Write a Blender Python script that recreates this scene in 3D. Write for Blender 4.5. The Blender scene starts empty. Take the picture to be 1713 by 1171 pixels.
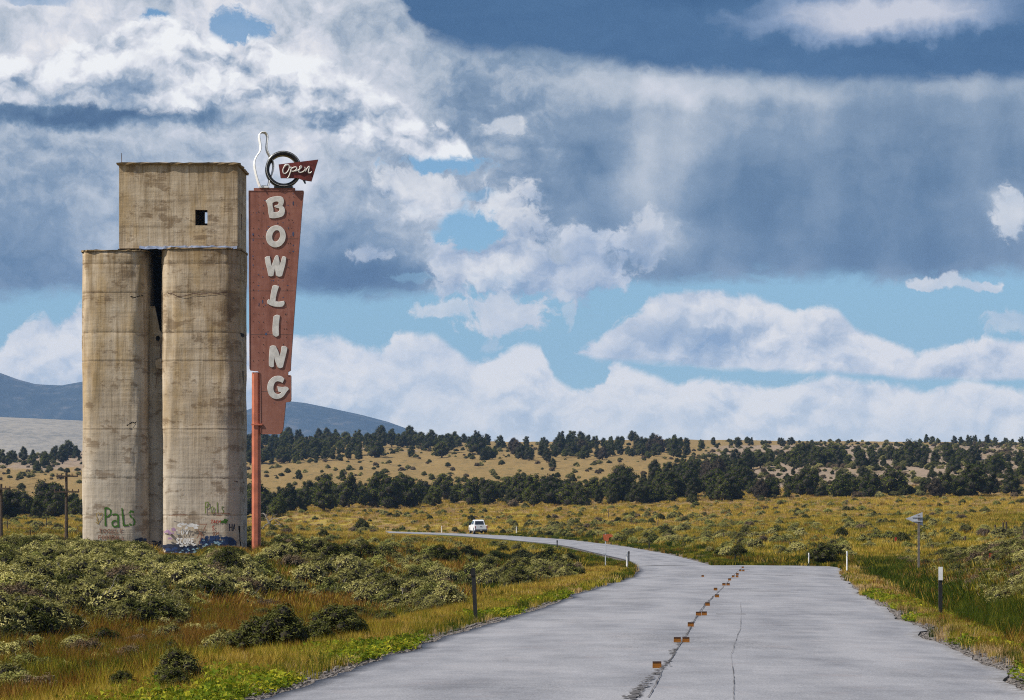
import bpy, bmesh, math, random
import numpy as np
from mathutils import Vector, Matrix, noise as mnoise

R = math.radians
scene = bpy.context.scene
COL = scene.collection

# ------------------------------------------------------------------ camera
FPX = 4045.0            # focal length in pixels of the 1713 px wide photograph
CX, HY = 856.5, 815.0   # centre column, row of the eye-level horizon
EYE = 1.8

cam_data = bpy.data.cameras.new('camera')
cam = bpy.data.objects.new('camera', cam_data)
COL.objects.link(cam)
cam.location = (0, 0, EYE)
cam.rotation_euler = (R(90), 0, 0)
cam_data.sensor_width = 36.0
cam_data.lens = 36.0 * FPX / 1713.0
cam_data.shift_y = (HY - 585.5) / 1713.0
cam_data.clip_start = 0.5
cam_data.clip_end = 40000
scene.camera = cam

# ------------------------------------------------------------------ exposure / render settings
scene.view_settings.view_transform = 'Standard'
scene.view_settings.look = 'None'
EXPO = 0.35
scene.view_settings.exposure = EXPO
scene.view_settings.gamma = 1.0
scene.view_settings.use_curve_mapping = False
cy = scene.cycles
cy.max_bounces = 5
cy.diffuse_bounces = 2
cy.glossy_bounces = 2
cy.transmission_bounces = 3
cy.transparent_max_bounces = 6
cy.volume_bounces = 0
cy.use_adaptive_sampling = True
cy.adaptive_threshold = 0.008
cy.use_denoising = False
cy.filter_width = 1.1

# ------------------------------------------------------------------ sun
SUN_EL, SUN_AZ = R(47), R(-108)     # azimuth clockwise from +Y (view direction): sun to the left, a bit behind the camera
to_sun = Vector((math.cos(SUN_EL) * math.sin(SUN_AZ), math.cos(SUN_EL) * math.cos(SUN_AZ), math.sin(SUN_EL)))
sun_data = bpy.data.lights.new('sun', 'SUN')
sun_data.energy = 5.0
sun_data.angle = R(0.6)
sun_data.color = (1.0, 0.93, 0.82)
sun = bpy.data.objects.new('sun', sun_data)
COL.objects.link(sun)
sun.rotation_euler = to_sun.to_track_quat('Z', 'Y').to_euler()

# ------------------------------------------------------------------ world: clear sky + cloud layers, all in direction space
def lin(c):
    return tuple(((v / 255.0) / 12.92 if v / 255.0 <= 0.04045 else ((v / 255.0 + 0.055) / 1.055) ** 2.4) for v in c)

class NT:
    """small helper to write node maths as expressions"""
    def __init__(self, tree):
        self.t = tree
    def n(self, typ, **kw):
        nd = self.t.nodes.new(typ)
        for k, v in kw.items():
            setattr(nd, k, v)
        return nd
    def put(self, sock, v):
        if isinstance(v, bpy.types.NodeSocket):
            self.t.links.new(v, sock)
        elif v is not None:
            if hasattr(sock.default_value, '__len__') and not hasattr(v, '__len__'):
                v = [v] * len(sock.default_value)
            if hasattr(v, '__len__') and len(sock.default_value) == 4 and len(v) == 3:
                v = (*v, 1)
            sock.default_value = v
    def m(self, op, a, b=None, c=None, clamp=False):
        nd = self.n('ShaderNodeMath', operation=op, use_clamp=clamp)
        self.put(nd.inputs[0], a)
        if b is not None: self.put(nd.inputs[1], b)
        if c is not None: self.put(nd.inputs[2], c)
        return nd.outputs[0]
    def add(self, a, b, **k): return self.m('ADD', a, b, **k)
    def sub(self, a, b, **k): return self.m('SUBTRACT', a, b, **k)
    def mul(self, a, b, **k): return self.m('MULTIPLY', a, b, **k)
    def mad(self, a, b, c, **k): return self.m('MULTIPLY_ADD', a, b, c, **k)
    def v(self, op, a, b=None, scale=None):
        nd = self.n('ShaderNodeVectorMath', operation=op)
        self.put(nd.inputs[0], a)
        if b is not None: self.put(nd.inputs[1], b)
        if scale is not None: self.put(nd.inputs['Scale'], scale)
        return nd.outputs['Value'] if op in ('LENGTH', 'DOT_PRODUCT', 'DISTANCE') else nd.outputs['Vector']
    def xyz(self, x, y, z=0.0):
        nd = self.n('ShaderNodeCombineXYZ')
        self.put(nd.inputs[0], x); self.put(nd.inputs[1], y); self.put(nd.inputs[2], z)
        return nd.outputs[0]
    def sep(self, vec):
        nd = self.n('ShaderNodeSeparateXYZ'); self.put(nd.inputs[0], vec)
        return nd.outputs
    def noise(self, vec, scale=1.0, detail=4, rough=0.5, lac=2.0, typ='FBM', dim='3D', dist=0.0, off=None, gain=None, out=0):
        nd = self.n('ShaderNodeTexNoise', noise_dimensions=dim, noise_type=typ)
        if typ == 'FBM': nd.normalize = True
        self.put(nd.inputs['Vector'], vec)
        self.put(nd.inputs['Scale'], scale); nd.inputs['Detail'].default_value = detail
        nd.inputs['Roughness'].default_value = rough; nd.inputs['Lacunarity'].default_value = lac
        nd.inputs['Distortion'].default_value = dist
        if off is not None: nd.inputs['Offset'].default_value = off
        if gain is not None: nd.inputs['Gain'].default_value = gain
        return nd.outputs[out]
    def voronoi(self, vec, scale=1.0, feature='F1', rand=1.0, out='Distance', dim='3D'):
        nd = self.n('ShaderNodeTexVoronoi', feature=feature, voronoi_dimensions=dim)
        self.put(nd.inputs['Vector'], vec); self.put(nd.inputs['Scale'], scale)
        nd.inputs['Randomness'].default_value = rand
        return nd.outputs[out]
    def ss(self, x, a, b, lo=0.0, hi=1.0, smooth=True):
        nd = self.n('ShaderNodeMapRange', interpolation_type='SMOOTHSTEP' if smooth else 'LINEAR')
        nd.clamp = True
        self.put(nd.inputs['Value'], x); self.put(nd.inputs['From Min'], a); self.put(nd.inputs['From Max'], b)
        self.put(nd.inputs['To Min'], lo); self.put(nd.inputs['To Max'], hi)
        return nd.outputs['Result']
    def mix(self, f, a, b, blend='MIX'):
        nd = self.n('ShaderNodeMix', data_type='RGBA', blend_type=blend)
        nd.clamp_factor = True
        self.put(nd.inputs['Factor'], f); self.put(nd.inputs[6], a); self.put(nd.inputs[7], b)
        return nd.outputs[2]
    def ramp(self, f, stops, interp='LINEAR'):
        nd = self.n('ShaderNodeValToRGB')
        cr = nd.color_ramp; cr.interpolation = interp
        while len(cr.elements) < len(stops): cr.elements.new(0.5)
        for e, (p, c) in zip(cr.elements, stops):
            e.position = p
            e.color = (*c, 1) if len(c) == 3 else c
        self.put(nd.inputs[0], f)
        return nd.outputs[0]
    def curve(self, x, pts, lo, hi, olo, ohi, handle='AUTO'):
        """piecewise curve through pts (x, y), domain lo..hi, range olo..ohi"""
        xx = self.ss(x, lo, hi, smooth=False)
        nd = self.n('ShaderNodeFloatCurve')
        mp = nd.mapping
        mp.use_clip = False
        c = mp.curves[0]
        P = sorted(((px_ - lo) / (hi - lo), (y - olo) / (ohi - olo)) for px_, y in pts)
        while len(c.points) < len(P): c.points.new(0.5, 0.5)
        for p, (a, b) in zip(c.points, P):
            p.location = (a, b); p.handle_type = handle
        mp.update()
        self.put(nd.inputs['Value'], xx)
        return self.mad(nd.outputs[0], ohi - olo, olo)

U = 40.45
def pa(px): return math.atan((px - CX) / FPX) * U
def pe(px, py): return math.atan((HY - py) / FPX * math.cos(math.atan((px - CX) / FPX))) * U

world = bpy.data.worlds.new('World')
scene.world = world
world.use_nodes = True
world.cycles.sampling_method = 'NONE'
wt = world.node_tree
wt.nodes.clear()
N = NT(wt)
wout = N.n('ShaderNodeOutputWorld')
bg = N.n('ShaderNodeBackground')
wt.links.new(bg.outputs[0], wout.inputs[0])
SKY_STR = 0.1
bg.inputs['Strength'].default_value = SKY_STR
skyn = N.n('ShaderNodeTexSky', sky_type='NISHITA')
skyn.sun_disc = False
skyn.sun_elevation = SUN_EL
skyn.sun_rotation = SUN_AZ
skyn.altitude = 1800; skyn.air_density = 1.0; skyn.dust_density = 0.6; skyn.ozone_density = 1.3

tc = N.n('ShaderNodeTexCoord')
D = N.v('NORMALIZE', tc.outputs['Generated'])
dx, dy, dz = N.sep(D)
A = N.mul(N.m('ARCTAN2', dx, dy), U)
E = N.mul(N.m('ARCSINE', dz), U)
P = N.xyz(A, E, 0)

warp = N.v('SCALE', N.v('SUBTRACT', N.noise(P, 0.9, 5, 0.6, dim='2D', out=1), (0.5, 0.5, 0.5)), scale=1.0)
PW = N.v('ADD', P, N.v('SCALE', warp, scale=0.75))
PS = N.v('ADD', P, N.v('SCALE', warp, scale=0.5))
BS = 0.46
def caps(vec):
    """heaped round caps: fractal distance to cell centres"""
    nd = N.n('ShaderNodeTexVoronoi', feature='F1', voronoi_dimensions='2D', distance='EUCLIDEAN')
    nd.normalize = True
    N.put(nd.inputs['Vector'], vec); nd.inputs['Scale'].default_value = 0.62
    nd.inputs['Detail'].default_value = 3.0; nd.inputs['Roughness'].default_value = 0.46; nd.inputs['Lacunarity'].default_value = 2.6
    nd.inputs['Randomness'].default_value = 1.0
    return nd.outputs['Distance']
w2 = N.v('SCALE', N.v('SUBTRACT', N.noise(P, 2.6, 4, 0.6, dim='2D', out=1), (0.5, 0.5, 0.5)), scale=0.22)
PV = N.v('MULTIPLY', N.v('ADD', N.v('ADD', P, N.v('SCALE', warp, scale=0.45)), w2), (0.85, 1.15, 1))
V1 = caps(PV)
V2 = caps(N.v('ADD', PV, (-0.11, 0.22, 0)))
big = N.noise(N.v('ADD', P, (3.1, 7.7, 0)), 0.33, 7, 0.55, dim='2D')
fine = N.noise(N.v('MULTIPLY', PW, (1.0, 1.25, 1)), 2.4, 6, 0.62, dim='2D')
flat = N.noise(N.v('MULTIPLY', PW, (0.35, 1.7, 1)), 0.9, 6, 0.58, dim='2D')
virga = N.noise(N.v('MULTIPLY', N.v('ADD', P, N.v('SCALE', warp, scale=0.5)), (0.55, 0.13, 1)), 1.5, 5, 0.5, dim='2D')

B = N.sub(0.95, N.mul(V1, 1.1))         # puffs: high in the middle of a puff, low in creases
emb = N.mul(N.sub(V2, V1), N.ss(big, 0.35, 0.62, 1.1, 2.3))
puff = N.mad(N.sub(fine, 0.5), 0.9, N.mul(N.sub(B, 0.5), 0.55))   # edge displacement

AW = N.add(A, N.mul(puff, 0.30))
def tocurve(pts, above):
    """photo (px, py) points -> curve of elevation over azimuth with calm ends outside the frame"""
    P_ = [(pa(x), pe(x, y)) for x, y in pts]
    return N.curve(AW, P_, -12.0, 12.0, -4.0, 14.0, handle='VECTOR')

def blob(px, py, rx, ry, rot=0.0, soft=1.0):
    """soft ellipse 1 at centre -> 0 at the rim"""
    nd = N.n('ShaderNodeMapping', vector_type='POINT')
    # rotate about centre: use vector maths
    wt.nodes.remove(nd)
    c, s = math.cos(rot), math.sin(rot)
    q = N.v('SUBTRACT', PW, (pa(px), pe(px, py), 0))
    if rot:
        a_ = N.v('DOT_PRODUCT', q, (c * 100 / rx, s * 100 / rx, 0))
        b_ = N.v('DOT_PRODUCT', q, (-s * 100 / ry, c * 100 / ry, 0))
        r = N.v('LENGTH', N.xyz(a_, b_, 0))
    else:
        r = N.v('LENGTH', N.v('MULTIPLY', q, (100 / rx, 100 / ry, 0)))
    return N.ss(r, 1.0 + 0.0, 1.0 - soft)

def C10(rgb):
    """display colour -> value that shows as that colour at the background strength"""
    return tuple(v / SKY_STR / 2 ** EXPO for v in lin(rgb))

# clear sky: Nishita, tinted towards the cyan-blue of the photo, paler towards the horizon
sky = N.mix(1.0, skyn.outputs[0], (0.62, 0.80, 0.86), 'MULTIPLY')
pale = N.ss(E, 4.6, -0.3)
sky = N.mix(N.mul(pale, 0.75), sky, C10((176, 203, 219)))
sky = N.mix(N.ss(E, 1.8, 4.8, 0.55, 0.0), sky, C10((118, 168, 196)))

white, lite, mid, dark = (243, 240, 240), (214, 218, 226), (158, 176, 198), (96, 124, 158)

# layer A: low far cumulus bank along the horizon
topA = tocurve([(-600, 560), (-200, 545), (0, 582), (40, 532), (75, 518), (95, 545), (130, 505), (200, 500), (300, 535), (480, 558), (560, 556), (600, 575), (640, 582),
                (668, 556), (730, 558), (790, 602), (830, 592), (868, 572), (908, 578), (926, 625), (960, 652), (1000, 648), (1025, 602), (1060, 612), (1130, 640),
                (1200, 633), (1300, 648), (1400, 625), (1480, 638), (1560, 655), (1620, 632), (1713, 650), (2000, 610), (2400, 600)], True)
dA = N.add(N.sub(topA, E), N.mad(puff, 0.34, 0.0))
mA = N.ss(dA, -0.02, 0.14)
tA = N.mad(emb, 1.7, N.mad(N.sub(fine, 0.5), 0.5, N.ss(dA, 0.0, 1.3, 0.86, 0.55)))
cA = N.ramp(tA, [(0.0, C10((160, 178, 200))), (0.42, C10((196, 206, 219))), (0.7, C10((226, 228, 232))), (1.0, C10((246, 243, 240)))])
cA = N.mix(N.ss(E, 2.2, 0.3, 0.0, 0.5), cA, C10((206, 215, 225)))
out = N.mix(mA, sky, cA)

# layer B: flat-based cumulus on the right, above the bank
topB = tocurve([(-900, 760), (940, 760), (958, 592), (1000, 566), (1040, 535), (1090, 502), (1130, 488), (1250, 488), (1330, 515), (1400, 512), (1430, 545),
                (1480, 568), (1540, 592), (1590, 578), (1640, 560), (1713, 562), (1900, 540), (2400, 560)], True)
botB = tocurve([(-900, 600), (958, 588), (1000, 606), (1250, 616), (1500, 632), (1713, 634), (2400, 634)], False)
dB = N.m('MINIMUM', N.add(N.sub(topB, E), N.mul(puff, 0.36)), N.add(N.sub(E, botB), N.mad(N.sub(flat, 0.5), 0.35, 0.06)))
mB = N.ss(dB, -0.02, 0.12)
tB = N.mad(emb, 1.25, N.mad(N.sub(big, 0.5), 0.9, N.ss(N.sub(topB, E), 0.1, 0.9, 0.85, 0.44)))
tB = N.sub(tB, N.mul(blob(1175, 570, 120, 60), 0.35))
cB = N.ramp(tB, [(0.0, C10((140, 162, 190))), (0.4, C10((180, 192, 208))), (0.7, C10((222, 224, 229))), (1.0, C10((248, 244, 240)))])
out = N.mix(mB, out, cB)

# layer C: small cumulus puffs between
def small(px, py, rx, ry, f=1.0):
    d = N.sub(1.0, N.v('LENGTH', N.v('MULTIPLY', N.v('SUBTRACT', PS, (pa(px), pe(px, py), 0)), (100 / rx, 100 / ry, 0))))
    return N.ss(N.mad(puff, 2.2, d), -0.05, 0.45, 0.0, f)
mC = small(852, 525, 72, 34)
for q in ((745, 520, 60, 14, .8), (845, 210, 34, 20, .6), (1560, 478, 60, 9, .9), (1690, 545, 50, 22, .6), (945, 525, 12, 24, .5), (828, 572, 24, 20, .4), (1640, 482, 30, 8, .9), (1690, 355, 28, 42, .8)):
    mC = N.m('MAXIMUM', mC, small(*q))
tC = N.mad(emb, 0.9, 0.66)
cC = N.ramp(tC, [(0.0, C10((150, 170, 195))), (0.5, C10((205, 212, 222))), (1.0, C10((246, 243, 240)))])

# layer D: the great cloud deck above: everything higher than its base
botD = tocurve([(-900, 480), (-300, 500), (0, 506), (130, 500), (300, 506), (500, 503), (640, 506), (700, 494), (800, 478), (860, 462), (880, 486), (980, 492), (1100, 482),
                (1250, 470), (1500, 484), (1713, 466), (2400, 470)], False)
dD = N.add(N.sub(E, botD), N.mad(N.sub(flat, 0.5), 0.7, N.mul(N.sub(fine, .5), .25)))
mD = N.ss(dD, -0.05, 0.30)
hole = small(782, 382, 52, 42)
for q in ((735, 272, 90, 22, 1), (800, 322, 42, 10, .55), (262, 28, 30, 16, 1), (405, 42, 40, 26, .9), (700, 345, 26, 9, .3), (60, 6, 60, 8, .5), (690, 470, 46, 10, .4)):
    hole = N.m('MAXIMUM', hole, small(*q))
mD = N.mul(mD, N.sub(1.0, hole))
# brightness of the deck: base value plus soft light and dark regions
reg = N.ss(A, pa(640), pa(900), 0.63, 0.40)
for px_, py_, rx_, ry_, w_ in (
    (230, 95, 330, 120, 0.30), (60, 70, 160, 120, 0.12), (560, 150, 260, 120, 0.26), (660, 225, 150, 80, 0.16), (230, 192, 350, 30, -0.55), (60, 190, 220, 26, -0.22),
    (330, 90, 60, 40, -0.30), (640, 300, 170, 60, -0.15), (610, 470, 230, 60, -0.34), (560, 400, 180, 90, -0.06), (100, 310, 240, 110, -0.08), (60, 440, 260, 90, -0.14),
    (300, 225, 300, 40, 0.16), (760, 180, 120, 110, -0.05), (720, 330, 120, 60, 0.20), (780, 430, 120, 50, 0.24), (960, 430, 120, 70, 0.36), (1090, 300, 110, 190, 0.26),
    (860, 330, 120, 80, 0.06), (1000, 140, 300, 60, 0.30), (1250, 155, 420, 34, 0.16), (1130, 400, 70, 60, 0.22), (1280, 340, 260, 160, -0.22), (1560, 300, 330, 240, -0.16),
    (960, 270, 130, 80, -0.16), (1400, 440, 500, 60, -0.12), (840, 215, 60, 30, 0.18), (1690, 350, 60, 60, 0.3)):
    reg = N.mad(blob(px_, py_, rx_, ry_), w_, reg)
lowd = N.ss(E, pe(300, 300), pe(300, 480))
reg = N.mad(N.mul(lowd, N.ss(A, pa(760), pa(640))), -0.24, reg)
puffy = N.ss(A, pa(780), pa(1080), 1.0, 0.18)
puffy = N.mul(puffy, N.ss(E, pe(300, 230), pe(300, 420), 1.0, 0.55))          # cumulus on the left, rain sheets on the right
puffy = N.m('MAXIMUM', puffy, N.mul(blob(980, 430, 190, 110), 0.9))
dtl = N.mul(N.mad(emb, 0.50, N.mul(N.sub(B, 0.55), 0.22)), puffy)
dtl = N.mad(N.sub(fine, 0.5), N.mad(puffy, 0.42, 0.06), dtl)
dtl = N.mad(N.sub(virga, 0.5), N.mul(N.sub(1.0, puffy), 0.42), dtl)
tD = N.add(N.mad(N.sub(big, 0.5), 0.62, reg), dtl)
cD = N.ramp(tD, [(0.0, C10((64, 92, 126))), (0.22, C10((92, 118, 147))), (0.42, C10((132, 151, 173))), (0.62, C10((186, 194, 204))), (0.82, C10((222, 223, 229))), (1.0, C10((248, 244, 242)))], 'LINEAR')
out = N.mix(mD, out, cD)
# a tall sunlit cumulus at the upper left and a smaller one at the centre, crisp against the softer deck
def heap(top, bot, t0, t1, thick, amp=0.42, dark=None):
    tp = tocurve(top, True); bt = tocurve(bot, False)
    d = N.m('MINIMUM', N.add(N.sub(tp, E), N.mul(puff, amp)), N.add(N.sub(E, bt), N.mad(N.sub(flat, 0.5), 0.5, N.mad(N.sub(fine, .5), .3, 0.0))))
    m_ = N.ss(d, -0.02, 0.13)
    mod = 0.0
    for q in ((205, 135, 75, 48, -.34), (335, 105, 52, 50, -.38), (110, 150, 90, 30, -.2), (395, 120, 44, 60, -.34), (480, 170, 120, 30, -.12), (40, 130, 60, 40, -.2), (600, 215, 90, 40, -.2), (265, 60, 70, 40, .16), (90, 85, 60, 30, .15), (455, 95, 50, 40, .16), (560, 130, 80, 26, .16), (690, 205, 80, 22, .18), (310, 165, 110, 26, .14)):
        mod = N.mad(blob(*q[:4]), q[4], mod)
    t_ = N.mad(emb, 1.7, N.mad(N.sub(fine, 0.5), 0.5, N.mad(N.sub(big, 0.5), 0.75, N.add(mod, N.ss(N.sub(tp, E), 0.05, thick, t0, t1)))))
    c_ = N.ramp(t_, [(0.0, C10((92, 118, 148))), (0.3, C10((140, 158, 180))), (0.52, C10((192, 199, 209))), (0.75, C10((232, 232, 236))), (1.0, C10((255, 254, 252)))])
    return m_, c_
mF, cF = heap([(-900, 60), (-300, 90), (-60, 70), (0, 88), (45, 92), (60, 112), (90, 85), (130, 62), (200, 52), (240, 28), (285, 18), (325, 42), (380, 72), (412, 112), (420, 62), (450, 70), (500, 88), (540, 92), (590, 118), (640, 150), (690, 182), (715, 208), (740, 200), (775, 228), (792, 262), (800, 330), (2400, 420)],
              [(-900, 190), (0, 172), (100, 170), (200, 182), (330, 190), (470, 185), (500, 205), (560, 238), (640, 258), (790, 266), (2400, 300)], 0.88, 0.56, 1.4)
out = N.mix(mF, out, cF)
mG = small(990, 438, 64, 62, .95)
for q in ((938, 464, 78, 34, .95), (848, 392, 78, 78, .8), (768, 436, 66, 58, .85), (830, 455, 110, 34, .85), (700, 318, 70, 52, .7), (1078, 405, 44, 44, .6), (615, 428, 44, 14, .7)):
    mG = N.m('MAXIMUM', mG, small(*q))
hol2 = small(784, 386, 50, 36)
hol2 = N.m('MAXIMUM', hol2, small(735, 272, 92, 20))
mG = N.mul(mG, N.sub(1.0, hol2))
tG = N.mad(emb, 1.25, N.mad(N.sub(big, 0.5), 0.9, N.ss(E, pe(900, 475), pe(900, 350), 0.50, 0.74)))
cG = N.ramp(tG, [(0.0, C10((118, 144, 176))), (0.35, C10((160, 176, 200))), (0.6, C10((208, 213, 223))), (0.85, C10((240, 238, 238))), (1.0, C10((252, 249, 246)))])
out = N.mix(mG, out, cG)
# small puffs in front of the deck and of the clear gap
out = N.mix(mC, out, cC)

# layer E: dark stratus shelf at the top right
botE = tocurve([(-900, -420), (560, -200), (655, -10), (690, 45), (720, 72), (780, 90), (900, 92), (1000, 108), (1100, 126), (1250, 134), (1400, 141), (1600, 138), (1713, 136), (2400, 120)], False)
dE = N.add(N.sub(E, botE), N.mad(N.sub(flat, 0.5), 0.30, N.mul(N.sub(fine, .5), .26)))
mE = N.ss(dE, -0.03, 0.22)
mE = N.mul(mE, N.ss(E, 17.0, 11.0))
tE = N.mad(N.sub(flat, 0.5), 0.6, N.mad(N.sub(fine, .5), .18, 0.18))
tE = N.mad(blob(1480, 25, 330, 62), 1.0, tE)
tE = N.mad(blob(1230, 120, 300, 60), 0.12, tE)
cE = N.ramp(tE, [(0.0, C10((48, 86, 128))), (0.3, C10((66, 102, 142))), (0.6, C10((132, 152, 182))), (1.0, C10((208, 210, 220)))])
out = N.mix(mE, out, cE)

# high above the picture: broken cloud and blue
high = N.ss(N.noise(D, 2.2, 5, 0.55), 0.44, 0.60)
cH = N.ramp(N.noise(D, 5.0, 4, 0.5), [(0.3, C10((170, 184, 205))), (0.7, C10((236, 235, 238)))])
over = N.mix(N.mul(high, 0.8), N.mix(1.0, skyn.outputs[0], (0.8, 0.9, 1.0), 'MULTIPLY'), cH)
out = N.mix(N.ss(E, 12.5, 20.0), out, over)
out = N.mix(1.0, out, N.mix(N.ss(E, 0.0, 4.2), (1.32, 1.23, 1.10), (1.0, 1.0, 1.0)), 'MULTIPLY')
# below the horizon
wt.links.new(out, bg.inputs['Color'])

# ------------------------------------------------------------------ numeric noise
def _hash(ix, iy, seed):
    h = (ix.astype(np.int64) * 374761393 + iy.astype(np.int64) * 668265263 + seed * 1274126177) & 0x7fffffff
    h = (h ^ (h >> 13)) * 1274126177 & 0x7fffffff
    return ((h ^ (h >> 16)) & 0xffff) / 65535.0
def vnoise(x, y, seed=0):
    x = np.asarray(x, float); y = np.asarray(y, float)
    ix = np.floor(x); iy = np.floor(y); fx = x - ix; fy = y - iy
    fx = fx * fx * (3 - 2 * fx); fy = fy * fy * (3 - 2 * fy)
    a = _hash(ix, iy, seed); b = _hash(ix + 1, iy, seed); c = _hash(ix, iy + 1, seed); d = _hash(ix + 1, iy + 1, seed)
    return (a * (1 - fx) + b * fx) * (1 - fy) + (c * (1 - fx) + d * fx) * fy
def fbm(x, y, seed=0, oct_=4):
    s = 0; amp = 0.5; t = 0
    for k in range(oct_):
        s = s + amp * vnoise(np.asarray(x) * 2 ** k, np.asarray(y) * 2 ** k, seed + k * 17); t += amp; amp *= 0.5
    return s / t
def sstep(x, a, b):
    t = np.clip((np.asarray(x, float) - a) / (b - a), 0, 1)
    return t * t * (3 - 2 * t)

# ------------------------------------------------------------------ the road in plan
LEFT = [(-8, -6.2), (26.4, -2.75), (50, -0.33), (78, 2.5), (104, 5.2), (121, 6.3), (139, 7.0)]
RIGHT = [(-8, 2.3), (29.7, 6.2), (47, 7.8), (75, 10.8), (104, 14.2), (112, 15.2), (124, 16.9), (132, 17.8), (139, 18.3)]
PAIRS = [((7.0, 139), (11.6, 139.5)), ((7.6, 152), (11.7, 151)), ((6.4, 181), (11.6, 178)), ((4.7, 226), (9.9, 224)), ((0.2, 265), (5.8, 275)),
         ((-7.6, 319), (-0.6, 317)), ((-17, 355), (-10.5, 358)), ((-31, 392), (-26, 401)), ((-60, 440), (-56, 452))]
def Lx(y): return np.interp(y, [p[0] for p in LEFT], [p[1] for p in LEFT]) + (vnoise(np.asarray(y) * 0.55, 3.3, 5) - .5) * 0.34 + (vnoise(np.asarray(y) * 2.1, 1.3, 6) - .5) * 0.16
def Rx(y): return np.interp(y, [p[0] for p in RIGHT], [p[1] for p in RIGHT]) + (vnoise(np.asarray(y) * 0.5, 7.3, 8) - .5) * 0.4 + (vnoise(np.asarray(y) * 2.0, 9.3, 9) - .5) * 0.10
def road_z(y):
    y = np.asarray(y, float)
    return np.where(y < 138, -0.01978 * y, -2.73 - 0.0101 * (y - 138))
_ys = np.arange(-8, 139.5, 1.5)
_poly = [(float(Lx(y)), float(y)) for y in _ys] + [p[0] for p in PAIRS] + [p[1] for p in PAIRS][::-1] + [(float(Rx(y)), float(y)) for y in _ys[::-1]]
POLY = np.array(_poly)
def road_sd(x, y):
    """distance to the road outline, negative on the road"""
    x = np.asarray(x, float); y = np.asarray(y, float); sh = x.shape
    x = x.ravel(); y = y.ravel()
    best = np.full(x.shape, 1e9); inside = np.zeros(x.shape, bool)
    n = len(POLY)
    for i in range(n):
        ax, ay = POLY[i]; bx, by = POLY[(i + 1) % n]
        ex, ey = bx - ax, by - ay
        t = np.clip(((x - ax) * ex + (y - ay) * ey) / (ex * ex + ey * ey + 1e-12), 0, 1)
        d = (x - ax - t * ex) ** 2 + (y - ay - t * ey) ** 2
        best = np.minimum(best, d)
        if ay != by:
            c = ((ay > y) != (by > y)) & (x < (bx - ax) * (y - ay) / (by - ay) + ax)
            inside ^= c
    return np.where(inside, -np.sqrt(best), np.sqrt(best)).reshape(sh)

# ------------------------------------------------------------------ terrain
TY = [140, 200, 300, 400, 480, 560, 700, 900, 1100, 1300]
TP = [-400, 0, 430, 660, 860, 1100, 1400, 1713, 2200]
TROWS = [[946, 900, 878, 868, 860, 845, 808, 790, 772, 765],
         [946, 905, 880, 870, 862, 845, 808, 788, 770, 762],
         [946, 912, 888, 868, 858, 840, 806, 784, 752, 732],
         [946, 916, 895, 876, 860, 838, 803, 780, 750, 730],
         [946, 917, 898, 874, 853, 833, 800, 775, 752, 739],
         [946, 915, 888, 862, 848, 825, 792, 772, 750, 735],
         [947, 905, 868, 845, 835, 816, 787, 764, 747, 738],
         [946, 900, 862, 842, 834, 812, 783, 761, 747, 740],
         [946, 900, 862, 842, 834, 812, 783, 761, 747, 740]]
TZ = np.array([[EYE + (HY - r) / FPX * y for r, y in zip(rows, TY)] for rows in TROWS])
def base_z(x, y):
    x = np.asarray(x, float); y = np.asarray(y, float)
    yc = np.maximum(y, 20.0)
    p = np.clip(CX + FPX * x / yc, TP[0], TP[-1])
    ci = np.clip(np.searchsorted(TP, p, side='right') - 1, 0, len(TP) - 2)
    p0 = np.array(TP)[ci]; p1 = np.array(TP)[ci + 1]; ft = (p - p0) / (p1 - p0); ft = ft * ft * (3 - 2 * ft)
    yy = np.clip(y, TY[0], TY[-1])
    yi = np.clip(np.searchsorted(TY, yy, side='right') - 1, 0, len(TY) - 2)
    y0 = np.array(TY)[yi]; y1 = np.array(TY)[yi + 1]; fy = (yy - y0) / (y1 - y0)
    z = (TZ[ci, yi] * (1 - fy) + TZ[ci, yi + 1] * fy) * (1 - ft) + (TZ[ci + 1, yi] * (1 - fy) + TZ[ci + 1, yi + 1] * fy) * ft
    near = -0.01978 * y
    z = np.where(y < 140, near, z)
    far = sstep(y, 1300, 2600)
    return z * (1 - far) + (-12.0) * far
def ground_z(x, y, sd=None):
    x = np.asarray(x, float); y = np.asarray(y, float)
    if sd is None: sd = road_sd(x, y)
    z = base_z(x, y)
    w = 1 - sstep(sd, 3.0, 16.0)
    z = z * (1 - w) + road_z(np.maximum(y, -40)) * w
    # shoulder, ditches, banks
    left = x < 0.1 * y - 0.5
    near = (1 - sstep(y, 105, 132)) * sstep(y, -30, 10)
    s = np.maximum(sd, 0)
    z = z - near * 0.12 * sstep(s, 0.0, 1.2)
    dl = sstep(s, 2.0, 5.5) * (1 - sstep(s, 9.0, 14.0))
    z = z - np.where(left, dl * 0.75 * near, 0)
    dr = sstep(s, 1.0, 2.0) * (1 - sstep(s, 2.8, 4.8))
    z = z - np.where(~left, dr * 0.40 * near, 0)
    bank = sstep(s, 3.4, 11.0) * sstep(y, 45, 75) * (1 - sstep(y, 110, 150)) * 1.25
    z = z + np.where(~left, bank, 0)
    z = z + 0.80 * np.exp(-(((x + 17) / 20) ** 2 + ((y - 116) / 30) ** 2)) * sstep(s, 4, 12)
    amp = 0.10 + 0.25 * sstep(y, 130, 400) + 1.2 * sstep(y, 480, 900)
    z = z + (fbm(x * 0.13, y * 0.13, 3) - .5) * 2 * amp * sstep(s, 1.0, 8.0) * (1 - 0.8 * sstep(y, 1000, 1200))
    z = z + (fbm(x * 0.9, y * 0.9, 9, 2) - .5) * 0.12 * sstep(s, 0.6, 3.0)
    # sheet lies under the road
    z = np.where(sd < 0.25, road_z(y) - 0.035 - 0.12 * sstep(-sd, 0.6, 2.0), z)
    return z
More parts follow.
